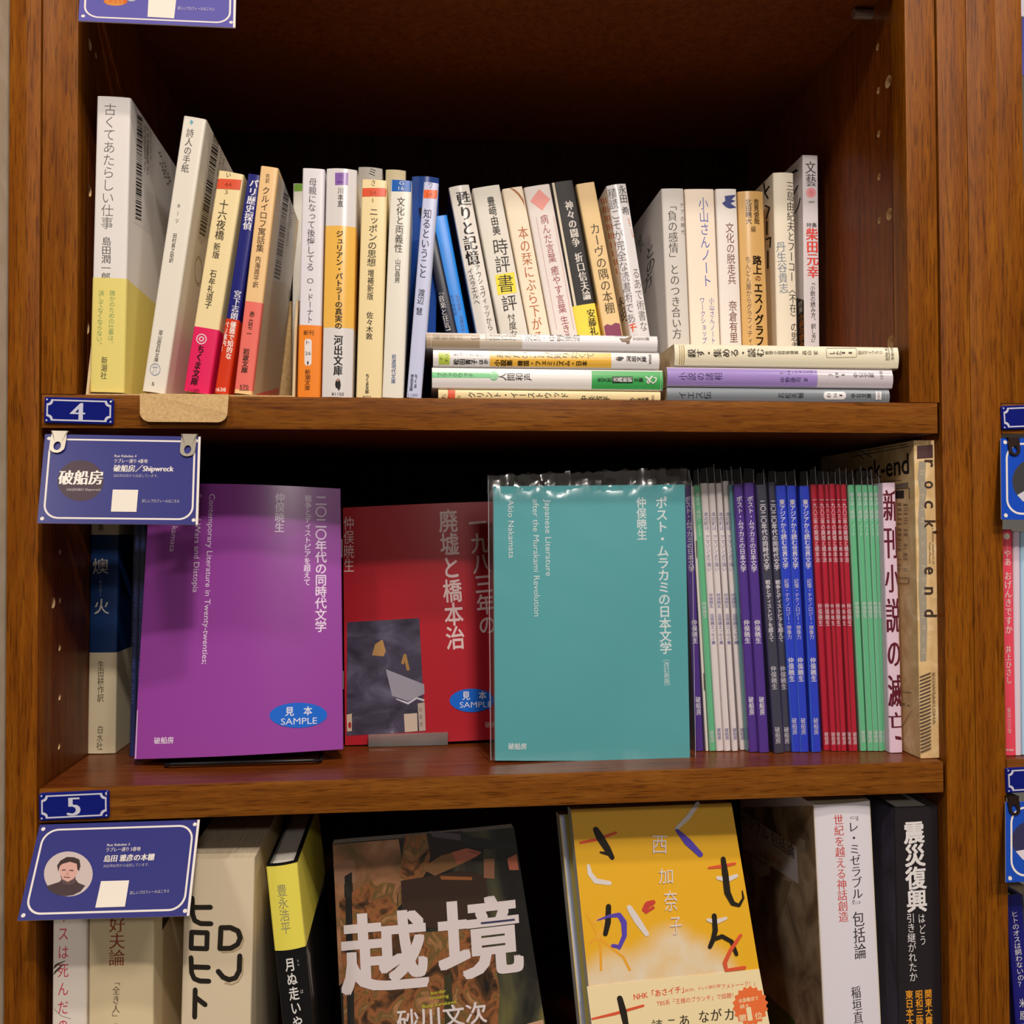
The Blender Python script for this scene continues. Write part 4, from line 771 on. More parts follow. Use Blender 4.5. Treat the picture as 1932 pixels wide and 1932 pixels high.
# ---- cardboard tray
TY = .0008
x0, x1, xt0, xt1 = Fy(163, 740, .0)[0], Fy(553, 745, .0)[0], Fy(267, 744, 0)[0], Fy(433.5, 744, 0)[0]
base = np.array([x0, 0, .0001]); t = thing('cardboard_tray', 'brown cardboard tray with a rounded flap hanging over the shelf edge', 'tray', base)
mb = MB(); mb.box((x0+.0006, -.0004, .0001), (x1-.0006, .125, .0009), KRAFT); mb.build('tray_floor', t, base)
for xs, hgt, nm in ((x0-.0007, .055, 'side_wall'), (x1-.0007, .066, 'side_wall')):
    mb = MB(); P = [(xs, .001, .0001), (xs, .125, .0001), (xs, .125, hgt+.02), (xs, .022, hgt), (xs, .012, hgt*.7)]
    mb.slab(P, (.0016, 0, 0), KRAFT, mat((206, 180, 140), .8)); mb.build(nm, t, base)
mb = MB(); mb.box((x0, .1252, .0001), (x1, .1264, .09), KRAFT); mb.build('rear_wall', t, base)
zf = Fy(350, 796.5, -.0045)[2]; r = .006; P = [(xt0, -.0024, .0009), (xt1, -.0024, .0009)]
for cx, s0 in ((xt1-r-.0004, 0), (xt0+r+.0004, -90)):
    for k in range(7):
        g = math.radians(s0-90*k/6); P.append((cx+r*math.cos(g), -.0044, zf+r+r*math.sin(g)))
mb = MB(); mb.slab(P, (0, -.0008, 0), KRAFT, mat((206, 180, 140), .8)); mb.box((xt0, -.003, .0001), (xt1, -.0003, .0009), KRAFT); mb.build('front_flap', t, base)

# ================================================================== MIDDLE ROW
def face_book(name, label, q, Yt, Yb, thick, M, items, bulge=0., group=None, coat=.5, rough=.3, staples=(), cat='book', extra=None, pages=None, lean=True):
    """booklet shown face-out; q: TL TR BR BL; Yt, Yb depth of top and bottom edge"""
    TL, TR, BR, BL = Fy(*q[0], Yt), Fy(*q[1], Yt), Fy(*q[2], Yb), Fy(*q[3], Yb)
    w = np.linalg.norm(BR-BL); fb = lambda u: bulge*np.sin(np.pi*np.clip(u/w, 0, 1))
    pl = Plane(BL, BR-BL, TL-BL, fb if bulge else None, None, w/18 if bulge else None)
    M = M if not isinstance(M, tuple) else mat(M, rough, 'cover', coat)
    uv = [pl.px(*p) for p in q]; base = BL.copy(); t = thing(name, label, cat, base, group)
    n = 18; c = .00035
    def col(k):
        a = k/n; return uv[3]*(1-a)+uv[2]*a, uv[0]*(1-a)+uv[1]*a
    def sheet(mb, o0, o1, MM, smooth):
        P = []
        for k in range(n+1):
            b_, t_ = col(k)
            for o in (o0, o1): P += [pl.P(b_, o)[0], pl.P(t_, o)[0]]
        f1 = []; f2 = []
        for k in range(n):
            i = 4*k; j = i+4
            f1 += [(i, j, j+1, i+1)]; f2 += [(i+2, i+3, j+3, j+2), (i+1, j+1, j+3, i+3), (i, i+2, j+2, j)]
        mb.add(P, f1, MM, smooth); mb.add(P, f2+[(0, 1, 3, 2), (4*n, 4*n+2, 4*n+3, 4*n+1)], MM)
    mb = MB(); sheet(mb, 0, -c, M, True); sheet(mb, -thick+c, -thick, M, False)
    P = [pl.P(uv[2], -c*.5)[0], pl.P(uv[1], -c*.5)[0], pl.P(uv[1], -thick+c*.5)[0], pl.P(uv[2], -thick+c*.5)[0]]
    mb.slab(P, pl.U*.0004, M)
    draw(mb, pl, items, coat, rough, off0=.00006)
    if extra: extra(mb, pl, uv)
    mb.build('cover', t, base)
    pb = MB(); sheet(pb, -c-.00002, -thick+c+.00002, pages or PAGEW, False); pb.build('page_block', t, base)
    for (sx, sy0, sy1) in staples:
        sb = MB(); a, b = pl.P(pl.px(sx, sy0), .0001)[0], pl.P(pl.px(sx, sy1), .0001)[0]
        sb.tube([a, b], .00035, mat((200, 198, 194), .3, 'metal'), 6); sb.build('staple', t, base)
    return t, pl, uv, base
# white book at the far left, behind the card
Yd = Fz(164.5, 1423.5, Z5)[1]
b = edge_book('book', 'navy and beige book standing deep in the left corner under the card', 'book', (173, 880), (226, 880), (164.5, 1422), Yd, Z5, .148, (226, 212, 178), hard=True, coat=.2)
b.wrap(192, 1009, 1231, (18, 52, 104))
b.on([('v', '燠', 190, 1052, 190, 1084, 32, (214, 208, 200), 'm'), ('v', 'ーあきびー', 190, 1086, 190, 1126, 6, (150, 160, 180), 's'), ('v', '火', 192, 1128, 192, 1160, 30, (214, 208, 200), 'm'),
      ('v', '生田耕作訳', 191, 1246, 190, 1324, 13, (96, 86, 66), 's'), ('v', '白水社', 190, 1368, 188, 1415, 12.5, (96, 86, 66), 's'), ('v', '集', 191, 985, 191, 1003, 12, (96, 86, 66), 's')], .0001)
b.done()
for i, (tx, bx, lab) in enumerate([(256, 244, 'dark blue booklet in clear film behind the purple one, outermost at the left'), (267, 255, 'dark blue booklet in clear film behind the purple one, second from the left'), (278, 266, 'dark blue booklet in clear film, tight against the back of the purple one')]):
    Y = .078
    b = edge_book('booklet', lab, 'booklet', (tx, 935), (tx+9, 935), (bx, 1424), Y, Z5, .128, (34, 48, 110), group='dark blue booklets behind the purple one', sleeve=.008, coat=.3)
    b.on([('line', (tx+bx)/2+6, 1010, bx+6, 1330, 5, (90, 100, 160))]); b.done()
SMP = (22, 104, 214)
LW = (234, 214, 240)
t, pl, uv, base = face_book('booklet', 'purple face-out booklet with a blue oval sticker, propped on a black stand', [(284, 914), (641, 922), (646, 1413.5), (253, 1432.5)], .072, .048, .0055, (150, 66, 160), [
    ('v', '二〇二〇年代の同時代文学', 606.5, 935, 606, 1193, 22, LW, 'b'), ('v', '戦争とディストピアを超えて', 583, 936, 580.5, 1106, 13, LW, 'b'), ('v', '仲俣暁生', 531, 933, 530, 1007, 18.5, LW, 'b'),
    ('h', 'Contemporary Literature in Twenty-twenties;', 400, 936, 386, 1253, 15.5, LW, 's'), ('h', 'Beyond Wars and Distopia', 375, 936, 368, 1119, 15.5, LW, 's'), ('h', 'Akio Nakamata', 335, 936, 323, 1042, 15.5, LW, 's'),
    ('h', '破船房', 293, 1402, 331, 1400, 13.5, LW, 'b'), ('c', 565, 1348.5, 53, 23.5, SMP), ('h', '見　本', 541, 1348, 590, 1347, 18, (226, 224, 240), 'b'), ('h', 'SAMPLE', 533, 1366, 599, 1364.5, 17, (226, 224, 240), 's'),
    ('q', [(259, 1340), (261, 1340), (257.5, 1431), (255, 1431)], (206, 180, 214))], bulge=.009, staples=[(645, 1017, 1052), (647.5, 1266, 1300)], coat=.59, rough=.32)
PURPZ = base[2]
base = np.array([Fy(450, 1440, .045)[0], .048, Z5]); t = thing('book_stand', 'black wire book stand under the purple booklet', 'stand', base)
BLK = mat((24, 22, 24), .25, 'plastic'); xa, xb = Fy(325, 1432, .043)[0], Fy(590, 1424, .043)[0]; zl = PURPZ-.0022
mb = MB(); mb.tube([(xa-.004, .056, Z5+.0012), (xa-.005, .046, Z5+.0013), (xa-.0035, .0415, Z5+.0022), (xa, .0405, zl), (xb, .0405, zl), (xb+.0035, .0415, Z5+.0022), (xb+.005, .046, Z5+.0013), (xb+.004, .056, Z5+.0012)], .0012, BLK, 10); mb.build('front_rail', t, base)
for xs in (xa-.004, xb+.004):
    mb = MB(); mb.tube([(xs, .056, Z5+.0012), (xs, .075, Z5+.0012), (xs, .12, Z5+.0012)], .0012, BLK, 8); mb.tube([(xs, .0745, Z5+.0012), (xs, .092, Z5+.09)], .0012, BLK, 8); mb.build('side_rail', t, base)
mb = MB(); mb.tube([(xa-.004, .092, Z5+.09), (xb+.004, .092, Z5+.09)], .0012, BLK, 8); mb.build('rear_rail', t, base)
# clear film sleeve peeking out behind the purple booklet on its right
RW = (226, 196, 196)
SEA = speckle('dark_sea_print', [(.25, (38, 32, 46)), (.5, (70, 64, 84)), (.7, (100, 96, 118)), (.85, (190, 188, 200))], 45, 5, .8, .35, .4, (1, 1, 1.6))
t, pl, uv, base = face_book('booklet', 'red face-out booklet with a small dark sea picture, behind the teal one', [(647, 958), (990, 944), (990, 1392), (651, 1406)], .105, .092, .005, (176, 30, 44), [
    ('v', '一九八三年の', 899, 968, 921, 1198, 35, RW, 'b'), ('v', '廃墟と橋本治', 844, 962, 860, 1225, 37, RW, 'b'), ('v', '仲俣暁生', 658, 974, 658.5, 1080, 21, RW, 's'),
    ('q', [(655, 1174), (791, 1166), (802, 1378), (654, 1388)], SEA), ('q', [(708, 1215), (722, 1206), (728, 1228), (724, 1238), (702, 1236)], (176, 134, 84)), ('q', [(728, 1262), (800, 1290), (801, 1308), (770, 1322), (740, 1312)], (150, 146, 160)), ('s', [(760, 1250), (764, 1236), (770, 1262)], 6, (160, 120, 70)), ('s', [(748, 1318), (770, 1326), (786, 1316), (799, 1320)], [2, 4, 3, 4], (196, 192, 204)),
    ('q', [(762, 1346), (787, 1344), (788, 1378), (764, 1380)], (196, 176, 160)), ('q', [(788, 1326), (801, 1324), (803, 1377), (791, 1378)], (180, 160, 150)), ('q', [(654, 1348), (664, 1346), (664, 1379), (655, 1380)], (206, 180, 160)), ('c', 660, 1368, 3, 6, (170, 50, 50)), ('v', '七日文', 793, 1330, 795, 1372, 6, INK, 'm'),
    ('c', 890, 1320.5, 42, 22, SMP), ('h', '見　本', 872, 1318, 917, 1317, 17, (226, 224, 240), 'b'), ('h', 'SAMPLE', 867, 1334, 927, 1333, 15, (226, 224, 240), 's'), ('h', '破船房', 915, 1371, 949, 1370, 12, RW, 's')], bulge=.004, coat=.55, rough=.32)
REDZ = base[2]
base = np.array([Fy(770, 1400, .088)[0], .09, Z5]); t = thing('acrylic_stand', 'small clear acrylic stand holding up the red booklet', 'stand', base)
xa, xb = Fy(695, 1400, .088)[0], Fy(845, 1400, .088)[0]
mb = MB(); mb.box((xa, .0862, Z5+.0003), (xb, .0876, REDZ+.0085), ACRYLIC, .0003); mb.build('front_lip', t, base)
mb = MB(); mb.box((xa, .0878, REDZ-.0022), (xb, .14, REDZ-.0006), ACRYLIC, .0003); mb.box((xa, .0878, Z5+.0003), (xb, .16, Z5+.0014), ACRYLIC); mb.build('base_plate', t, base)
mb = MB(); mb.slab([(xa, .1135, REDZ), (xb, .1135, REDZ), (xb, .13, REDZ+.12), (xa, .13, REDZ+.12)], (0, .0012, 0), ACRYLIC); mb.build('rest', t, base)
# teal book in its bag
TW = (224, 234, 236)
TEAL = speckle('teal_cover', [(.3, (84, 168, 175)), (.7, (92, 176, 183))], 8, 1, 0, .4, .1)
def bag(t, base, pl, q, thick, M, seed=3, name='plastic_bag', top=9):
    rng = random.Random(seed); uv = [pl.px(*p) for p in q]; n = 40; P = []
    ph = [(rng.uniform(60, 260), rng.uniform(60, 260), rng.uniform(0, 6)) for _ in range(9)]
    for j in range(n+1):
        for i in range(n+1):
            a, b_ = i/n, j/n; c = (uv[3]*(1-a)+uv[2]*a)*(1-b_)+(uv[0]*(1-a)+uv[1]*a)*b_
            d = sum(math.sin(c[0]*p+c[1]*r_+s_) for p, r_, s_ in ph)/9
            up = max(0, b_-.93)/.07
            P.append(pl.P(c+np.array([0, up*.0012*math.sin(i*1.7)]), .0006+.0004*d*(1+4*up)-up*.003+(b_ > .935)*.0022*rng.uniform(-1, 1))[0])
    fs = [(j*(n+1)+i, j*(n+1)+i+1, (j+1)*(n+1)+i+1, (j+1)*(n+1)+i) for j in range(n) for i in range(n)]
    mb = MB(); mb.add(P, fs, M, True)
    # rear sheet and side folds
    B = [pl.P(u, -thick-.001)[0] for u in uv]
    mb.add([P[0], P[n], B[2], B[3]], [(0, 1, 2, 3)], M)
    rows_l = [P[j*(n+1)] for j in range(n+1)]; rows_r = [P[j*(n+1)+n] for j in range(n+1)]
    bl = [B[3]*(1-j/n)+B[0]*j/n for j in range(n+1)]; br = [B[2]*(1-j/n)+B[1]*j/n for j in range(n+1)]
    mb.add(rows_l+bl, [(j, j+1, n+2+j, n+1+j) for j in range(n)], M, True); mb.add(rows_r+br, [(j, n+1+j, n+2+j, j+1) for j in range(n)], M, True)
    tp = P[n*(n+1):]; bt = [B[0]*(1-i/n)+B[1]*i/n+pl.V*.0007*math.sin(i*2.9) for i in range(n+1)]
    bt0 = [p-pl.V*.012 for p in bt]
    mb.add(bt0+bt, [(i, i+1, n+2+i, n+1+i) for i in range(n)], M, True)
    for A in (rows_l, rows_r):
        edge = MB(); edge.tube(A, .00016, mat((200, 204, 208), .15, 'plastic'), 5); edge.build('bag_seam', t, base)
    o = mb.build(name, t, base); o['label'] = 'clear crinkled plastic bag'
t, pl, uv, base = face_book('book', 'teal face-out book with white lettering in a clear plastic bag', [(931, 917.5), (1291, 914), (1301, 1436), (934.5, 1435)], .033, .0295, .007, TEAL, [
    ('v', 'ポスト・ムラカミの日本文学', 1247.5, 937, 1256.5, 1234, 23.5, TW, 'b'), ('v', '［改訂新版］', 1257, 1238, 1259, 1300, 11.5, TW, 's'), ('v', '仲俣暁生', 1209.5, 938, 1211.5, 1019, 19.5, TW, 'b'),
    ('h', 'Japanese Literature', 1028, 942, 1030, 1087, 16, TW, 's'), ('h', 'after the Murakami Revolution', 1005, 942, 1008, 1163, 16, TW, 's'), ('h', 'Akio Nakamata', 958, 943, 960, 1053, 16, TW, 's'), ('h', '破船房', 959, 1413, 993, 1413, 13, TW, 'b')], coat=.1, rough=.45)
bag(t, base, pl, [(921, 896), (1303.5, 882), (1312, 1441), (926, 1434)], .008, FILM2)
GRP = {'P': 'purple booklets in clear sleeves', 'G': 'green booklets in clear sleeves', 'W': 'white booklets in clear sleeves', 'K': 'charcoal booklets in clear sleeves', 'B': 'blue booklets in clear sleeves', 'R': 'red booklets in clear sleeves', 'T': None, 'S': None}
COLS = {'P': (84, 52, 146), 'G': (104, 190, 142), 'W': (228, 218, 218), 'K': (66, 66, 84), 'B': (42, 66, 204), 'R': (184, 28, 54), 'T': (100, 160, 166), 'S': (222, 214, 206)}
LAV = (98, 92, 156); PW = (222, 216, 226)
TXT = {'P': [('ポスト・ムラカミの日本文学', 936, 1079, 11.5, 'b'), ('仲俣暁生', 1169, 1214, 11.5, 'b'), ('破船房', 1314, 1349, 10, 'b')],
       'G': [('橋本治「再読」ノート', 929, 1012, 8, 's'), ('仲俣暁生', 1135, 1166, 8, 's'), ('破船房', 1378, 1401, 7.5, 's')],
       'W': [('本の町は、アマゾンより強い', 966, 1078, 8.5, 's'), ('仲俣暁生', 1119, 1147, 8, 's'), ('出版論エッセイ集', 1157, 1216, 7.5, 's'), ('破船房', 1373, 1396, 7.5, 's')],
       'K': [('二〇二〇年代の同時代文学', 943, 1076, 11, 'b'), ('戦争とディストピアを超えて', 1094, 1211, 9.5, 'b'), ('仲俣暁生', 1256, 1301, 11, 's'), ('破船房', 1371, 1403, 10, 's')],
       'B': [('東アジアから読む世界文学', 942, 1073, 11, 'b'), ('記憶・テクノロジー・想像力', 1092, 1206, 9, 's'), ('仲俣暁生', 1240, 1286, 11, 'b'), ('破船房', 1354, 1386, 9.5, 's')],
       'R': [('一九八三年の廃墟と橋本治', 938, 1061, 8.5, 's'), ('仲俣暁生', 1138, 1181, 8.5, 's'), ('破船房', 1381, 1405, 7.5, 's')], 'T': [], 'S': []}
BL_ = [('P', 1289, 1304, 917, 1313, 1331, 1418, 'purple booklet half hidden by the bagged teal book'), ('S', 1304, 1309, 918, 1332, 1338.5, 1418, 'thin stapled off-white booklet beside the first purple spine'),
       ('G', 1309, 1321, 916, 1339.5, 1351, 1418, 'lone green booklet between the purple and the white spines'), ('W', 1321.5, 1335.5, 912, 1352, 1365.5, 1418, 'white booklet next to the lone green one'),
       ('W', 1336.5, 1349, 912, 1367, 1380, 1418, 'second white booklet from the left'), ('W', 1351, 1362, 912, 1382, 1395, 1418, 'third white booklet from the left'), ('W', 1363.5, 1374.5, 908, 1397, 1407.5, 1416, 'fourth white booklet, beside the slim teal spine'),
       ('T', 1376, 1383, 915, 1409, 1413, 1418, 'slim pale teal booklet between the white and the purple ones'),
       ('P', 1384.5, 1402, 914, 1414.5, 1431, 1420, 'purple booklet right of the slim teal spine'), ('P', 1404, 1423, 911, 1433, 1452, 1421, 'purple booklet beside the charcoal ones'),
       ('K', 1427, 1446, 915, 1461.5, 1477.5, 1422, 'left of the two charcoal booklets'), ('K', 1449.5, 1463, 910, 1479.5, 1493, 1419, 'narrower charcoal booklet beside the blue ones'),
       ('B', 1464, 1483, 916.5, 1495, 1508.5, 1420, 'leftmost of the three blue booklets'), ('B', 1485, 1502, 916.5, 1510, 1526, 1420, 'middle of the three blue booklets'), ('B', 1509, 1527, 917, 1532, 1551.5, 1420, 'rightmost blue booklet, beside the red ones'),
       ('R', 1528.5, 1542, 914, 1554, 1567, 1417, 'leftmost of the red booklets'), ('R', 1543, 1554.5, 914, 1568, 1579, 1418, 'second red booklet from the left'), ('R', 1555.5, 1563, 914, 1580, 1586, 1418, 'thin dark red booklet, third from the left'),
       ('R', 1564, 1575.5, 913, 1587, 1600.5, 1418, 'fourth red booklet from the left'), ('R', 1577, 1584.5, 914, 1601.5, 1606.5, 1418, 'thinnest red booklet, second from the right'), ('R', 1585.5, 1597, 914, 1607.5, 1621, 1418, 'last red booklet, touching the green ones'),
       ('G', 1600, 1612, 915, 1624, 1636, 1418, 'first green booklet right of the red ones'), ('G', 1615, 1626, 915, 1638, 1648, 1418, 'second green booklet right of the red ones'), ('G', 1627, 1637, 915, 1649, 1659, 1418, 'third green booklet right of the red ones'),
       ('G', 1638.5, 1647, 915, 1659.5, 1665, 1418, 'fourth green booklet right of the red ones'), ('G', 1648.5, 1658, 916, 1665.5, 1676, 1417, 'green booklet touching the pale pink book')]
for (k, tl, tr, yt, bx, br, yb, lab) in BL_:
    Y = .030 + .00*1; Yf = Fz((bx+br)/2, yb, Z5)[1]
    b = edge_book('booklet', lab, 'booklet', (tl, yt), (tr, yt), (bx, yb), Yf, Z5, .12, COLS[k], group=GRP[k], sleeve=.0095 if k not in 'S' else False, coat=.25, rough=.4, pages=PAGEW, bulge=.0001)
    cx = lambda y: (tl+tr)/2+((bx+br)/2-(tl+tr)/2)*(y-yt)/(yb-yt); w0 = (tr-tl)
    tc = LAV if k == 'W' else PW
    it = [('v', s_, cx(y0), y0, cx(y1), y1, min(sz, w0*.85), tc, st) for s_, y0, y1, sz, st in TXT[k]]
    if k == 'K': it.insert(0, ('q', [(tl-.5, yt), (tl+.8, yt), (bx+1.6, yb), (bx-.5, yb)], (96, 60, 170)))
    if k == 'B': it.insert(0, ('q', [(tl-.5, yt), (tl+1.6, yt), (bx+2, yb), (bx-.5, yb)], (70, 130, 220)))
    if k in 'GR': it.insert(0, ('q', [(tl-.5, yt), (tl+1.2, yt), (bx+1.2, yb), (bx-.5, yb)], (196, 226, 210) if k == 'G' else (120, 20, 36)))
    b.on(it); b.done()
    if k == 'S':
        for sy in (1040, 1290):
            x = cx(sy); sb = MB(); sb.tube([Fy(x, sy-20, Yf-.0004), Fy(x+1.3, sy+12, Yf-.0004)], .0003, mat((150, 140, 130), .3, 'metal'), 6); sb.build('staple', b.root, b.base)
Yf = Fz(1690, 1421, Z5)[1]
b = edge_book('book', 'pale pink book with tall dark red stretched characters on its spine', 'book', (1665, 911), (1689.5, 911), (1679, 1421), Yf, Z5, .148, (232, 206, 226), coat=.25, bulge=.0004)
DR = (98, 26, 44)
b.on([('v', c_, 1676+(y0_-911)*.0275+2, y0_, 1676+(y1_-911)*.0275+2, y1_, 27, DR, 'M') for c_, y0_, y1_ in (('新', 922, 986), ('刊', 990, 1056), ('小', 1062, 1120), ('説', 1126, 1196), ('の', 1202, 1262), ('滅', 1270, 1336), ('亡', 1342, 1376))]+[ ('q', [(1688, 1388), (1700, 1390), (1701, 1396), (1689, 1394)], DR)]); b.done()
Yf = Fz(1752, 1431.5, Z5)[1]
OLD = speckle('aged_paper_cover', [(.25, (208, 170, 116)), (.5, (222, 188, 134)), (.62, (232, 202, 152)), (.8, (240, 220, 184))], 90, 5, .6, .7)
b = edge_book('book', 'worn newsprint-style tan magazine at the right end, taller than the booklets', 'book', (1724, 831), (1763, 826), (1737, 1431), Yf, Z5, .148, OLD, bulge=.0002, r=.0005)
DBR = (84, 58, 58)
it = [('q', [(1730, 841), (1760, 839), (1760, 864), (1730, 866)], DBR), ('q', [(1734, 870), (1747, 871), (1745, 900), (1748, 925), (1744, 960), (1748, 1000), (1749, 1060), (1747, 1110), (1749, 1180), (1747, 1247), (1736, 1248), (1736, 1180), (1733, 1120), (1734, 1040), (1732, 980), (1735, 930), (1731, 900)], (160, 150, 132)),
      ('v', 'ロックンエンド・アウト・ニュース', 1740, 880, 1742, 1240, 9, (206, 190, 156), 's')]
for ch, y in zip("rock'end", (868, 908, 945, 982, 1002, 1070, 1108, 1150)):
    it.append(('h', ch, 1744, y, 1744, y+(13 if ch not in "'" else 4), 34, (70, 52, 44), 'b'))
it.append(('h', 'a Bakaka cityKorci of', 1758, 996, 1759, 1064, 5, (100, 80, 60), 's')); it.append(('h', 'Yoshi Minori', 1752, 1022, 1752, 1062, 5, (100, 80, 60), 's'))
for k in range(22):
    y = 1268+k*6.7; it.append(('q', [(1735, y+8), (1755, y), (1755, y+3), (1735, y+11)], (92, 74, 62)))
it.append(('h', 'KOWSAKUSHA', 1757, 1269, 1758, 1366, 8, (92, 74, 62), 's'))
b.on(it)
BK2 = (52, 44, 44)
b.on_left([('h', 'rock-end', 1613, 908, 1715, 893, 52, BK2, 'b'), ('s', [(1600, 856), (1712, 838)], 1.2, BK2), ('s', [(1606, 862), (1716, 842)], 1.2, BK2), ('s', [(1610, 842), (1630, 866)], 1.6, BK2), ('s', [(1622, 838), (1644, 862)], 1.6, BK2), ('s', [(1616, 915), (1700, 906)], .8, BK2),
           ('q', [(1690, 914), (1714, 910), (1714, 920), (1690, 922)], (130, 118, 100)), ('q', [(1690, 926), (1706, 925), (1706, 940), (1690, 941)], BK2), ('s', [(1690, 923), (1716, 921), (1716, 941)], 1, BK2), ('line', 1706, 950, 1706, 955, 2, BK2)]
          +[('line', 1693, 952+k*9.4, 1716, 951+k*9.5, 6, (120, 104, 84)) for k in range(14)]+[('s', [(1697, 1090), (1716, 1091), (1716, 1101), (1697, 1101)], 1, BK2), ('s', [(1700, 1305), (1722, 1307)], .8, BK2), ('s', [(1704, 1370), (1722, 1340)], .8, BK2), ('line', 1702, 1328, 1722, 1331, 5, BK2)])
b.done()

# ================================================================== BOTTOM ROW
b = edge_book('book', 'white-spined book with red title characters, leftmost under the portrait card', 'book', (101, 1610), (166, 1610), (98, 1930), .006, Z6, .128, (232, 220, 208), coat=.2)
RED = (206, 56, 84)
b.on([('v', 'イスは死んだの', 120, 1709, 119, 1952, 22, RED, 's'), ('s', [(99, 1826), (110, 1818), (124, 1812)], [7, 3, 1], (60, 60, 50)), ('s', [(99, 1838), (112, 1826), (120, 1818)], [5, 3, 1], (60, 60, 50)), ('s', [(98, 1890), (104, 1905), (116, 1916), (134, 1921)], .8, (120, 110, 100))]); b.done()
b = edge_book('book', 'thick beige book with brown title characters under the portrait card', 'book', (169, 1618), (291, 1618), (167, 1930), .006, Z6, .128, (226, 206, 166), coat=.2, bulge=.0022, hard=True)
b.on([('v', '好夫論', 223.5, 1725, 222, 1820, 32, (150, 70, 44), 'm'), ('v', '「全き人」の全貌', 221.5, 1840, 220, 1976, 15, (110, 92, 70), 'm')])
b.on_right([('q', [(306, 1731), (320, 1731), (306, 1756)], (60, 50, 40))]); b.done()
b = edge_book('book', 'very thick beige book with huge black title lettering, right of the portrait card', 'book', (349, 1620), (481, 1617), (341, 1931), .008, Z6, .128, (224, 206, 176), coat=.15, bulge=.0015, pages=PAGES)
BT = (40, 34, 28)
SH = (186, 164, 130)
b.on([('s', [(363, 1694), (364, 1724), (368, 1736), (379, 1741), (399, 1741)], 9.5, BT), ('s', [(366, 1711), (398, 1710)], 9.5, BT),
      ('s', [(362, 1758), (392, 1758), (391, 1788), (361, 1788), (362, 1758)], 9.5, BT),
      ('s', [(361, 1806), (362, 1834), (367, 1845), (378, 1849), (395, 1849)], 9.5, BT), ('s', [(364, 1823), (394, 1823)], 9.5, BT),
      ('s', [(369, 1866), (368, 1917)], 9.5, BT), ('s', [(370, 1880), (388, 1893)], 9.5, BT),
      ('s', [(422, 1752), (440, 1751), (456, 1758), (460, 1772), (455, 1786), (441, 1793), (420, 1794), (422, 1752)], 3, SH), ('s', [(459, 1806), (458, 1836), (450, 1850), (438, 1855), (426, 1852)], 3, SH),
      ('s', [(418, 1748), (436, 1748), (450, 1755), (454, 1768), (449, 1780), (436, 1787), (416, 1787), (418, 1748)], 9.5, BT), ('s', [(453, 1802), (452, 1830), (445, 1843), (433, 1846), (422, 1841), (413, 1830)], 9.5, BT)]); b.done()
b = edge_book('book', 'black hardcover leaning left with a yellow band on top of its spine', 'book', (502, 1632), (560, 1622), (518.5, 1793), .008, Z6, .128, (20, 19, 20), coat=.5, rough=.3, hard=True, bulge=.0016, pages=PAGEW)
YE = (240, 226, 92)
b.band((510, 518), 1634, 1794, YE, [('v', '豊永浩平', 531, 1666, 541, 1760, 20, (150, 146, 110), 's')], label='glossy yellow paper band')
b.on([('v', '月ぬ走いや', 546, 1804, 564, 1940, 20, (232, 228, 224), 'b'), ('v', 'らら', 562, 1807, 564, 1822, 4, (200, 196, 190)), ('v', 'は', 569.5, 1864, 570, 1873, 6, (200, 196, 190))])
b.on_right([('q', [(561, 1640), (612, 1592), (612, 1668), (580, 1760), (574, 1768)], (168, 160, 156)), ('bars', [(577, 1748), (583, 1752), (602, 1678), (594, 1672)]), ('q', [(566, 1650), (573, 1645), (577, 1676), (570, 1680)], (84, 78, 76)), ('q', [(588, 1612), (600, 1600), (600, 1642), (592, 1650)], (70, 64, 60)), ('s', [(575, 1785), (582, 1800), (586, 1840), (591, 1880)], [2, 5, 3, 1], (150, 146, 144))]); b.done()
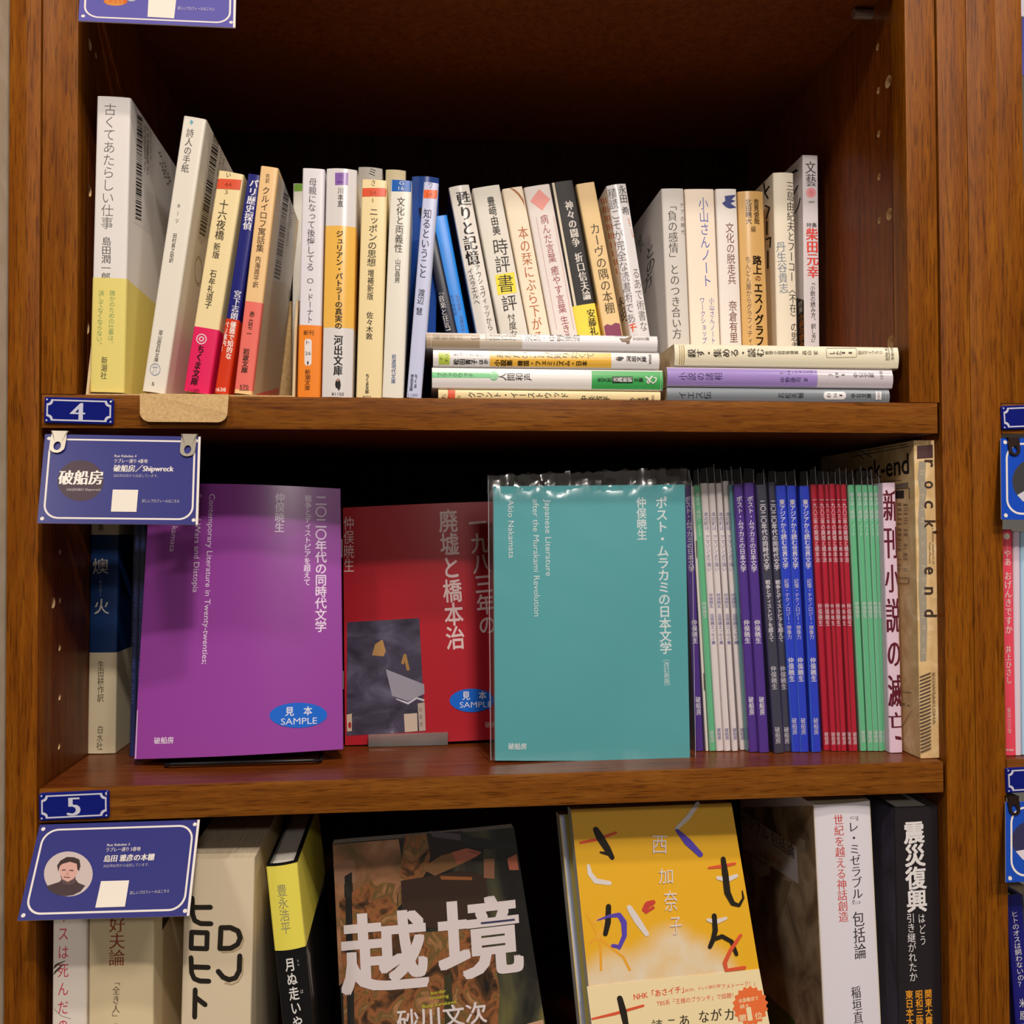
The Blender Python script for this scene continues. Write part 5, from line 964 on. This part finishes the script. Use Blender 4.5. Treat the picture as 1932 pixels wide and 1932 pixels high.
# camouflage cover
CAMO = speckle('camouflage_print', [(.30, (30, 24, 20)), (.42, (84, 56, 34)), (.5, (150, 92, 54)), (.58, (104, 84, 46)), (.68, (176, 122, 82)), (.78, (50, 46, 30))], 62, 4, 1.2, .25, .8, (1, 1, .8))
WOODS = speckle('dark_forest_print', [(.3, (20, 18, 18)), (.5, (34, 32, 30)), (.62, (66, 64, 48)), (.75, (110, 104, 60))], 22, 3, .8, .25, .8, (1, 1, .3))
CAMO2 = speckle('khaki_print', [(.3, (96, 78, 44)), (.5, (150, 104, 74)), (.65, (176, 132, 98)), (.8, (70, 60, 40))], 30, 3, 1, .25, .8)
EW = (218, 206, 206)
HND = (176, 98, 76)
face_book('book', 'face-out book with camouflage soldier photo and two giant white characters', [(627, 1592), (968, 1560), (1050, 2076), (654, 2096)], .058, .034, .016, WOODS, [
    ('q', [(628, 1594), (752, 1582), (762, 1640), (748, 1700), (742, 1760), (640, 1860)], CAMO2), ('q', [(629, 1630), (668, 1622), (672, 1664), (634, 1672)], (150, 112, 90)),
    ('q', [(640, 1700), (700, 1660), (748, 1666), (752, 1760), (880, 1750), (930, 1790), (942, 1870), (935, 1990), (720, 1990), (650, 1960), (646, 1840)], CAMO),
    ('q', [(764, 1574), (804, 1571), (812, 1610), (806, 1640), (792, 1662), (770, 1690), (750, 1712), (756, 1640)], CAMO), ('q', [(806, 1570), (872, 1566), (880, 1600), (846, 1640), (812, 1618)], (40, 30, 28)),
    ('q', [(756, 1660), (870, 1640), (916, 1650), (924, 1740), (850, 1752), (760, 1742)], (58, 42, 34)), ('q', [(794, 1636), (832, 1612), (880, 1600), (904, 1612), (870, 1628), (820, 1650)], (130, 92, 58)),
    ('q', [(810, 1566), (868, 1572), (870, 1584), (816, 1577)], (88, 76, 84)), ('q', [(868, 1574), (965, 1588), (972, 1601), (900, 1600), (870, 1590)], (38, 36, 44)), ('q', [(880, 1594), (912, 1598), (910, 1624), (890, 1622)], (30, 28, 32)),
    ('q', [(852, 1606), (880, 1598), (908, 1606), (898, 1614), (880, 1622), (862, 1628)], HND), ('q', [(956, 1618), (974, 1610), (978, 1640), (960, 1640)], HND), ('s', [(884, 1604), (902, 1608)], 3, (140, 72, 56)), ('q', [(912, 1618), (932, 1618), (932, 1656), (912, 1654)], (140, 96, 72)), ('q', [(830, 1650), (890, 1652), (890, 1658), (832, 1657)], (150, 90, 48)),
    ('q', [(838, 1840), (850, 1830), (860, 1990), (840, 1990)], (60, 56, 36)),
    ('h', '越', 648, 1863, 806, 1846, 160, EW, 'B'), ('h', '境', 832, 1833, 984, 1817, 158, EW, 'B'), ('q', [(906, 1737), (970, 1731), (971, 1735), (907, 1741)], (60, 60, 90)),
    ('h', 'border', 813, 1873, 841, 1868, 9, (196, 190, 60), 'b'), ('h', 'crossing', 811, 1882, 846, 1877, 9, (196, 190, 60), 'b'), ('h', 'Bunji Sunakawa', 797, 1898, 861, 1888, 9, (196, 190, 60), 'b'), ('h', '砂川文次', 750, 1940, 918, 1921, 44, EW, 'b'),
    ('q', [(990, 1930), (1024, 1922), (1040, 2020), (996, 2040)], (190, 150, 120))], bulge=.004, coat=.9, rough=.25)
# yellow cover
YM = bpy.data.materials.new('yellow_cloud_print')
def cloud_mat(M, base, spots):
    M.use_nodes = True; nt = M.node_tree; b_ = nt.nodes['Principled BSDF']; tc = nt.nodes.new('ShaderNodeTexCoord')
    n = nt.nodes.new('ShaderNodeTexNoise'); n.inputs['Scale'].default_value = 40; n.inputs['Detail'].default_value = 4; nt.links.new(tc.outputs['Object'], n.inputs['Vector'])
    acc = None
    for (p, r) in spots:
        p = p-base
        d = nt.nodes.new('ShaderNodeVectorMath'); d.operation = 'DISTANCE'; d.inputs[1].default_value = tuple(p); nt.links.new(tc.outputs['Object'], d.inputs[0])
        mr = nt.nodes.new('ShaderNodeMapRange'); mr.interpolation_type = 'SMOOTHSTEP'; mr.inputs['From Min'].default_value = r; mr.inputs['From Max'].default_value = r*.35; nt.links.new(d.outputs['Value'], mr.inputs['Value'])
        if acc is None: acc = mr.outputs[0]
        else:
            mx = nt.nodes.new('ShaderNodeMath'); mx.operation = 'MAXIMUM'; nt.links.new(acc, mx.inputs[0]); nt.links.new(mr.outputs[0], mx.inputs[1]); acc = mx.outputs[0]
    ml = nt.nodes.new('ShaderNodeMath'); ml.operation = 'MULTIPLY'; nt.links.new(acc, ml.inputs[0])
    rr = nt.nodes.new('ShaderNodeMapRange'); rr.inputs['From Min'].default_value = .3; rr.inputs['From Max'].default_value = .6; rr.inputs['To Min'].default_value = .45; nt.links.new(n.outputs['Fac'], rr.inputs['Value']); nt.links.new(rr.outputs[0], ml.inputs[1])
    mix = nt.nodes.new('ShaderNodeMixRGB'); mix.inputs[1].default_value = lin((238, 180, 34)); mix.inputs[2].default_value = lin((234, 218, 190)); nt.links.new(ml.outputs[0], mix.inputs[0]); nt.links.new(mix.outputs[0], b_.inputs['Base Color'])
    b_.inputs['Roughness'].default_value = .4; b_.inputs['Coat Weight'].default_value = .25; b_.inputs['Coat Roughness'].default_value = .2
YQ = [(1077, 1527), (1379, 1515), (1470, 2060), (1132, 2075)]
yb = Fy(*YQ[3], .012); Yp = lambda x, y: Fy(x, y, .024)
cloud_mat(YM, yb, [(Yp(1265, 1805), .026), (Yp(1240, 1840), .030), (Yp(1300, 1830), .028), (Yp(1330, 1850), .028), (Yp(1160, 1860), .030), (Yp(1120, 1865), .022), (Yp(1200, 1860), .03)])
BKS, RDS, VIO, WHS = (40, 34, 26), (222, 90, 56), (92, 72, 180), (226, 216, 212)
ORN = (238, 168, 50)
BAND = (244, 224, 176)
face_book('book', 'second yellow book, a pale-edged sliver behind the brush-painted face-out one', [(1055, 1537), (1340, 1527), (1430, 2070), (1110, 2085)], .056, .030, .016, (236, 196, 90), [
    ('q', [(1056.5, 1537), (1066, 1537), (1121, 2085), (1111.5, 2085)], (196, 204, 226)), ('q', [(1066, 1537), (1080, 1537), (1136, 2085), (1121, 2085)], (232, 222, 120))], coat=.2)
t, pl, uv, base = face_book('book', 'face-out yellow book with brush-painted multicoloured title and cream band', YQ, .036, .012, .014, YM, [
    ('s', [(1134, 1830), (1133, 1790), (1128, 1768), (1112, 1780)], 5, ORN), ('s', [(1128, 1768), (1150, 1786), (1176, 1806), (1188, 1830)], 5, ORN), ('s', [(1106, 1724), (1120, 1750), (1128, 1768)], 3, ORN), ('s', [(1122, 1740), (1134, 1728), (1142, 1748), (1128, 1768)], 8, (240, 178, 60)),
    ('s', [(1095, 1590), (1125, 1584), (1162, 1571)], [5, 6, 5], RDS), ('s', [(1124, 1565), (1132, 1580), (1146, 1602), (1155, 1618)], [11, 15, 13, 9], BKS), ('s', [(1133, 1608), (1152, 1612)], [4, 8], BKS),
    ('s', [(1110, 1633), (1113, 1648), (1124, 1662), (1150, 1666)], [6, 9, 10, 8], WHS),
    ('s', [(1148, 1710), (1147, 1740), (1142, 1762)], [10, 11, 9], BKS), ('s', [(1127, 1736), (1150, 1728), (1168, 1726), (1177, 1740), (1178, 1765), (1168, 1788)], [2, 6, 9, 11, 9, 7], VIO), ('s', [(1156, 1784), (1168, 1786)], 7, VIO),
    ('s', [(1187, 1712), (1202, 1736), (1220, 1762)], [10, 13, 9], WHS), ('s', [(1216, 1716), (1222, 1706), (1232, 1702)], [10, 12, 9], (206, 70, 60)), ('s', [(1218, 1722), (1232, 1712)], [4, 6], (206, 70, 60)),
    ('s', [(1316, 1516), (1298, 1542), (1276, 1563)], [8, 9, 7], WHS), ('s', [(1277, 1566), (1297, 1588), (1321, 1612)], [6, 14, 10], VIO),
    ('s', [(1337, 1637), (1362, 1634), (1386, 1629)], [4, 7, 5], RDS), ('s', [(1354, 1656), (1372, 1659), (1389, 1652)], [7, 10, 7], WHS), ('s', [(1364, 1620), (1368, 1650), (1372, 1684), (1382, 1704), (1394, 1708), (1402, 1694), (1400, 1680)], [9, 12, 12, 9, 6, 4, 2], BKS),
    ('s', [(1335, 1735), (1350, 1739), (1369, 1732)], [6, 9, 6], WHS), ('s', [(1347, 1727), (1349, 1755), (1345, 1772), (1339, 1786)], [9, 10, 9, 8], BKS), ('s', [(1345, 1772), (1362, 1766), (1380, 1776), (1389, 1800)], [8, 8, 8, 7], BKS),
    ('s', [(1397, 1764), (1378, 1792), (1367, 1816), (1370, 1830), (1404, 1825)], [6, 7, 8, 6, 7], RDS),
    ('v', '西', 1244, 1572, 1244, 1612, 32, WHS, 's'), ('v', '加', 1256, 1636, 1257, 1668, 30, WHS, 's'), ('v', '奈', 1264, 1678, 1266, 1720, 27, WHS, 's'), ('v', '子', 1273, 1726, 1276, 1764, 24, WHS, 's'),
    ], coat=.25, rough=.4)
bb = MB(); bq = [(1107, 1861), (1432, 1828), (1475, 2056), (1134, 2072)]
u4 = [pl.px(*p) for p in bq]; bb.slab([pl.P(u, .0004)[0] for u in u4], pl.N*-.0003, mat(BAND, .45, 'cover', .2))
draw(bb, pl, [('h', 'NHK「あさイチ」', 1196, 1886, 1290, 1871, 15, RDS, 'b'), ('h', '(8/29)、テレビ朝日系', 1292, 1871, 1358, 1862, 7, RDS), ('h', '「アメトーーク！」', 1358, 1866, 1424, 1858, 11, RDS, 's'), ('h', 'TBS系「王様のブランチ」で話題！', 1239, 1897, 1383, 1881, 11, RDS, 's'),
    ('s', [(1117, 1922), (1160, 1912), (1213, 1897)], [4, 6, 5], RDS), ('s', [(1169, 1883), (1176, 1910), (1182, 1940)], [11, 13, 10], BKS)]
    +[('v', c_, x, y, x+1, y+26, 22, (60, 50, 40), 'm') for c_, x, y in (('読', 1239, 1922), ('こ', 1266, 1918), ('あ', 1290, 1912), ('な', 1327, 1904), ('が', 1350, 1901), ('カ', 1375, 1900))], .2, .45, off0=.00045)
star = []
for k in range(36):
    g = k*2*math.pi/36; r_ = 34 if k % 2 else 29.5; star.append((1415+r_*math.cos(g), 1897+r_*1.12*math.sin(g)))
draw(bb, pl, [('q', star, (238, 116, 60)), ('h', '全国書店で', 1393, 1891, 1430, 1885, 8, BAND, 'b'), ('h', '続々', 1396, 1902, 1412, 1899, 8, BAND, 'b'), ('h', '第', 1394, 1926, 1408, 1924, 14, BAND, 'b'), ('h', '1', 1411, 1925, 1419, 1923.5, 36, BAND, 'b'), ('h', '位', 1424, 1922, 1438, 1920, 14, BAND, 'b')], .2, .45, off0=.0007)
o = bb.build('paper_band', t, base); o['label'] = 'cream paper band with orange starburst'
# white and black thick books
SEP = speckle('sepia_mottled_print', [(.3, (104, 86, 72)), (.5, (168, 146, 120)), (.65, (200, 180, 152)), (.8, (146, 98, 86))], 26, 5, 1.2, .3, .6)
b = edge_book('book', 'thick white-spined book with black and red titles and a sepia cover', 'book', (1534, 1519), (1643, 1514), (1554, 1931), .010, Z6, .148, (232, 226, 234), coat=.4, rough=.3, bulge=.0016, r=.002)
b.on([('v', '『レ・ミゼラブル』', 1606, 1527, 1618, 1716, 22, (60, 54, 60), 'm'), ('v', '包括論', 1617, 1717, 1622, 1808, 24, (60, 54, 60), 'm'), ('v', '世紀を越える神話創造', 1579.5, 1535, 1590, 1738, 19, (214, 90, 84), 'm'), ('v', '稲垣直樹', 1612, 1858, 1620, 1952, 19, (70, 64, 70), 'm')])
b.on_left([('q', [(1370, 1500), (1534, 1520), (1556, 1990), (1380, 1990)], SEP), ('q', [(1379, 1513), (1503, 1598), (1507, 1668), (1386, 1584)], (214, 204, 208)), ('h', 'ミゼラブル 包括論', 1389, 1545, 1500, 1620, 26, (50, 44, 48), 'm'), ('h', '世紀を越える神話創造', 1396, 1581, 1474, 1635, 11, (220, 96, 84), 's'),
           ('c', 1436, 1630, 17, 22, (176, 160, 140)), ('q', [(1417, 1604), (1455, 1628), (1452, 1650), (1438, 1655), (1424, 1642)], (206, 196, 190)), ('h', '稲垣直樹', 1420, 1618, 1448, 1636, 9, (70, 60, 56), 's'), ('q', [(1480, 1660), (1494, 1664), (1462, 1760), (1456, 1752)], (150, 130, 100)), ('q', [(1444, 1875), (1500, 1925), (1500, 1990), (1444, 1990)], (40, 110, 56)), ('q', [(1508, 1580), (1520, 1586), (1522, 1610), (1508, 1606)], (150, 138, 116))]); b.done()
b = edge_book('book', 'thick black-spined book with bold white title and orange subtitle', 'book', (1687, 1524), (1771, 1517), (1696, 1931), .008, Z6, .148, (38, 33, 37), coat=.5, rough=.3, bulge=.001, r=.002, pages=PAGEW, hard=True)
OG = (240, 160, 44); BW = (236, 230, 230)
b.on([('v', '震災復興', 1722.5, 1548, 1729.5, 1720, 39, BW, 'B'), ('v', 'はどう', 1736.5, 1721, 1740.5, 1783, 14, BW, 's'), ('v', '引き継がれたか', 1716.5, 1722, 1722.5, 1851, 15.5, BW, 's'),
      ('v', '関東大震災', 1749.5, 1865, 1752, 1950, 14.5, OG, 'b'), ('v', '昭和三陸津波', 1732, 1866, 1735, 1968, 14.5, OG, 'b'), ('v', '東日本大震災', 1714, 1867, 1717, 1969, 14.5, OG, 'b')])
b.on_left([('q', [(1640, 1505), (1686, 1526), (1696, 2000), (1650, 2000)], speckle('dusky_photo', [(.35, (40, 36, 46)), (.55, (70, 64, 82)), (.75, (110, 104, 120))], 30, 4, .8, .3, .5, (1, 1, .5)))]); b.done()

# ================================================================== RIGHT BOOKCASE CONTENTS
b = edge_book('book', 'slim coral red paperback with white title at the right edge of the photo', 'book', (1889, 999), (1910, 999.5), (1897.5, 1427), .008, Z5, .105, (236, 74, 96), coat=.4, bulge=.0002)
b.on([('c', 1899, 1012, 6, 6, (226, 214, 190)), ('v', '小説', 1899.5, 1024, 1900, 1036, 5, (240, 160, 160)), ('v', 'やあ', 1900, 1036, 1901, 1068, 13, WHT, 'm'), ('v', 'おげんきですか', 1901, 1078, 1903, 1196, 14, WHT, 'm'), ('v', '井上ひさし', 1902, 1218, 1903, 1290, 11, WHT, 'm'), ('v', '集英社文庫', 1903, 1335, 1904, 1384, 7.5, (240, 180, 184), 's'), ('h', '¥400', 1898, 1417, 1912, 1417, 6, WHT)]); b.done()
b = edge_book('book', 'pinkish white paperback second from the wood in the right bookcase', 'book', (1912, 1002), (1925, 1002), (1915, 1429), .008, Z5, .105, (226, 206, 222), bulge=.0002); b.done()
b = edge_book('book', 'pale sky blue book at the extreme right edge of the photo', 'book', (1926, 1003), (1975, 1003), (1929, 1430), .008, Z5, .105, (178, 212, 236), coat=.2); b.done()
b = edge_book('book', 'navy book with white title, leaning in the lower right corner', 'book', (1898, 1691), (1929, 1689), (1916, 1931), .012, Z6, .128, (28, 26, 120), coat=.4, hard=True)
b.on([('v', 'ヒトのオスは飼わないの？', 1913, 1718, 1927, 1862, 13.5, WHT, 's'), ('v', '米原万', 1928, 1880, 1932, 1950, 13, WHT, 'm')]); b.done()
b = edge_book('book', 'cream book seen as a sliver left of the navy one', 'book', (1880, 1700), (1896, 1700), (1897, 1931), .02, Z6, .12, (222, 210, 196)); b.done()
b = edge_book('book', 'white-topped book right of the navy one in the lower right corner', 'book', (1932, 1690), (1962, 1690), (1948, 1931), .014, Z6, .12, (220, 214, 214)); b.done()
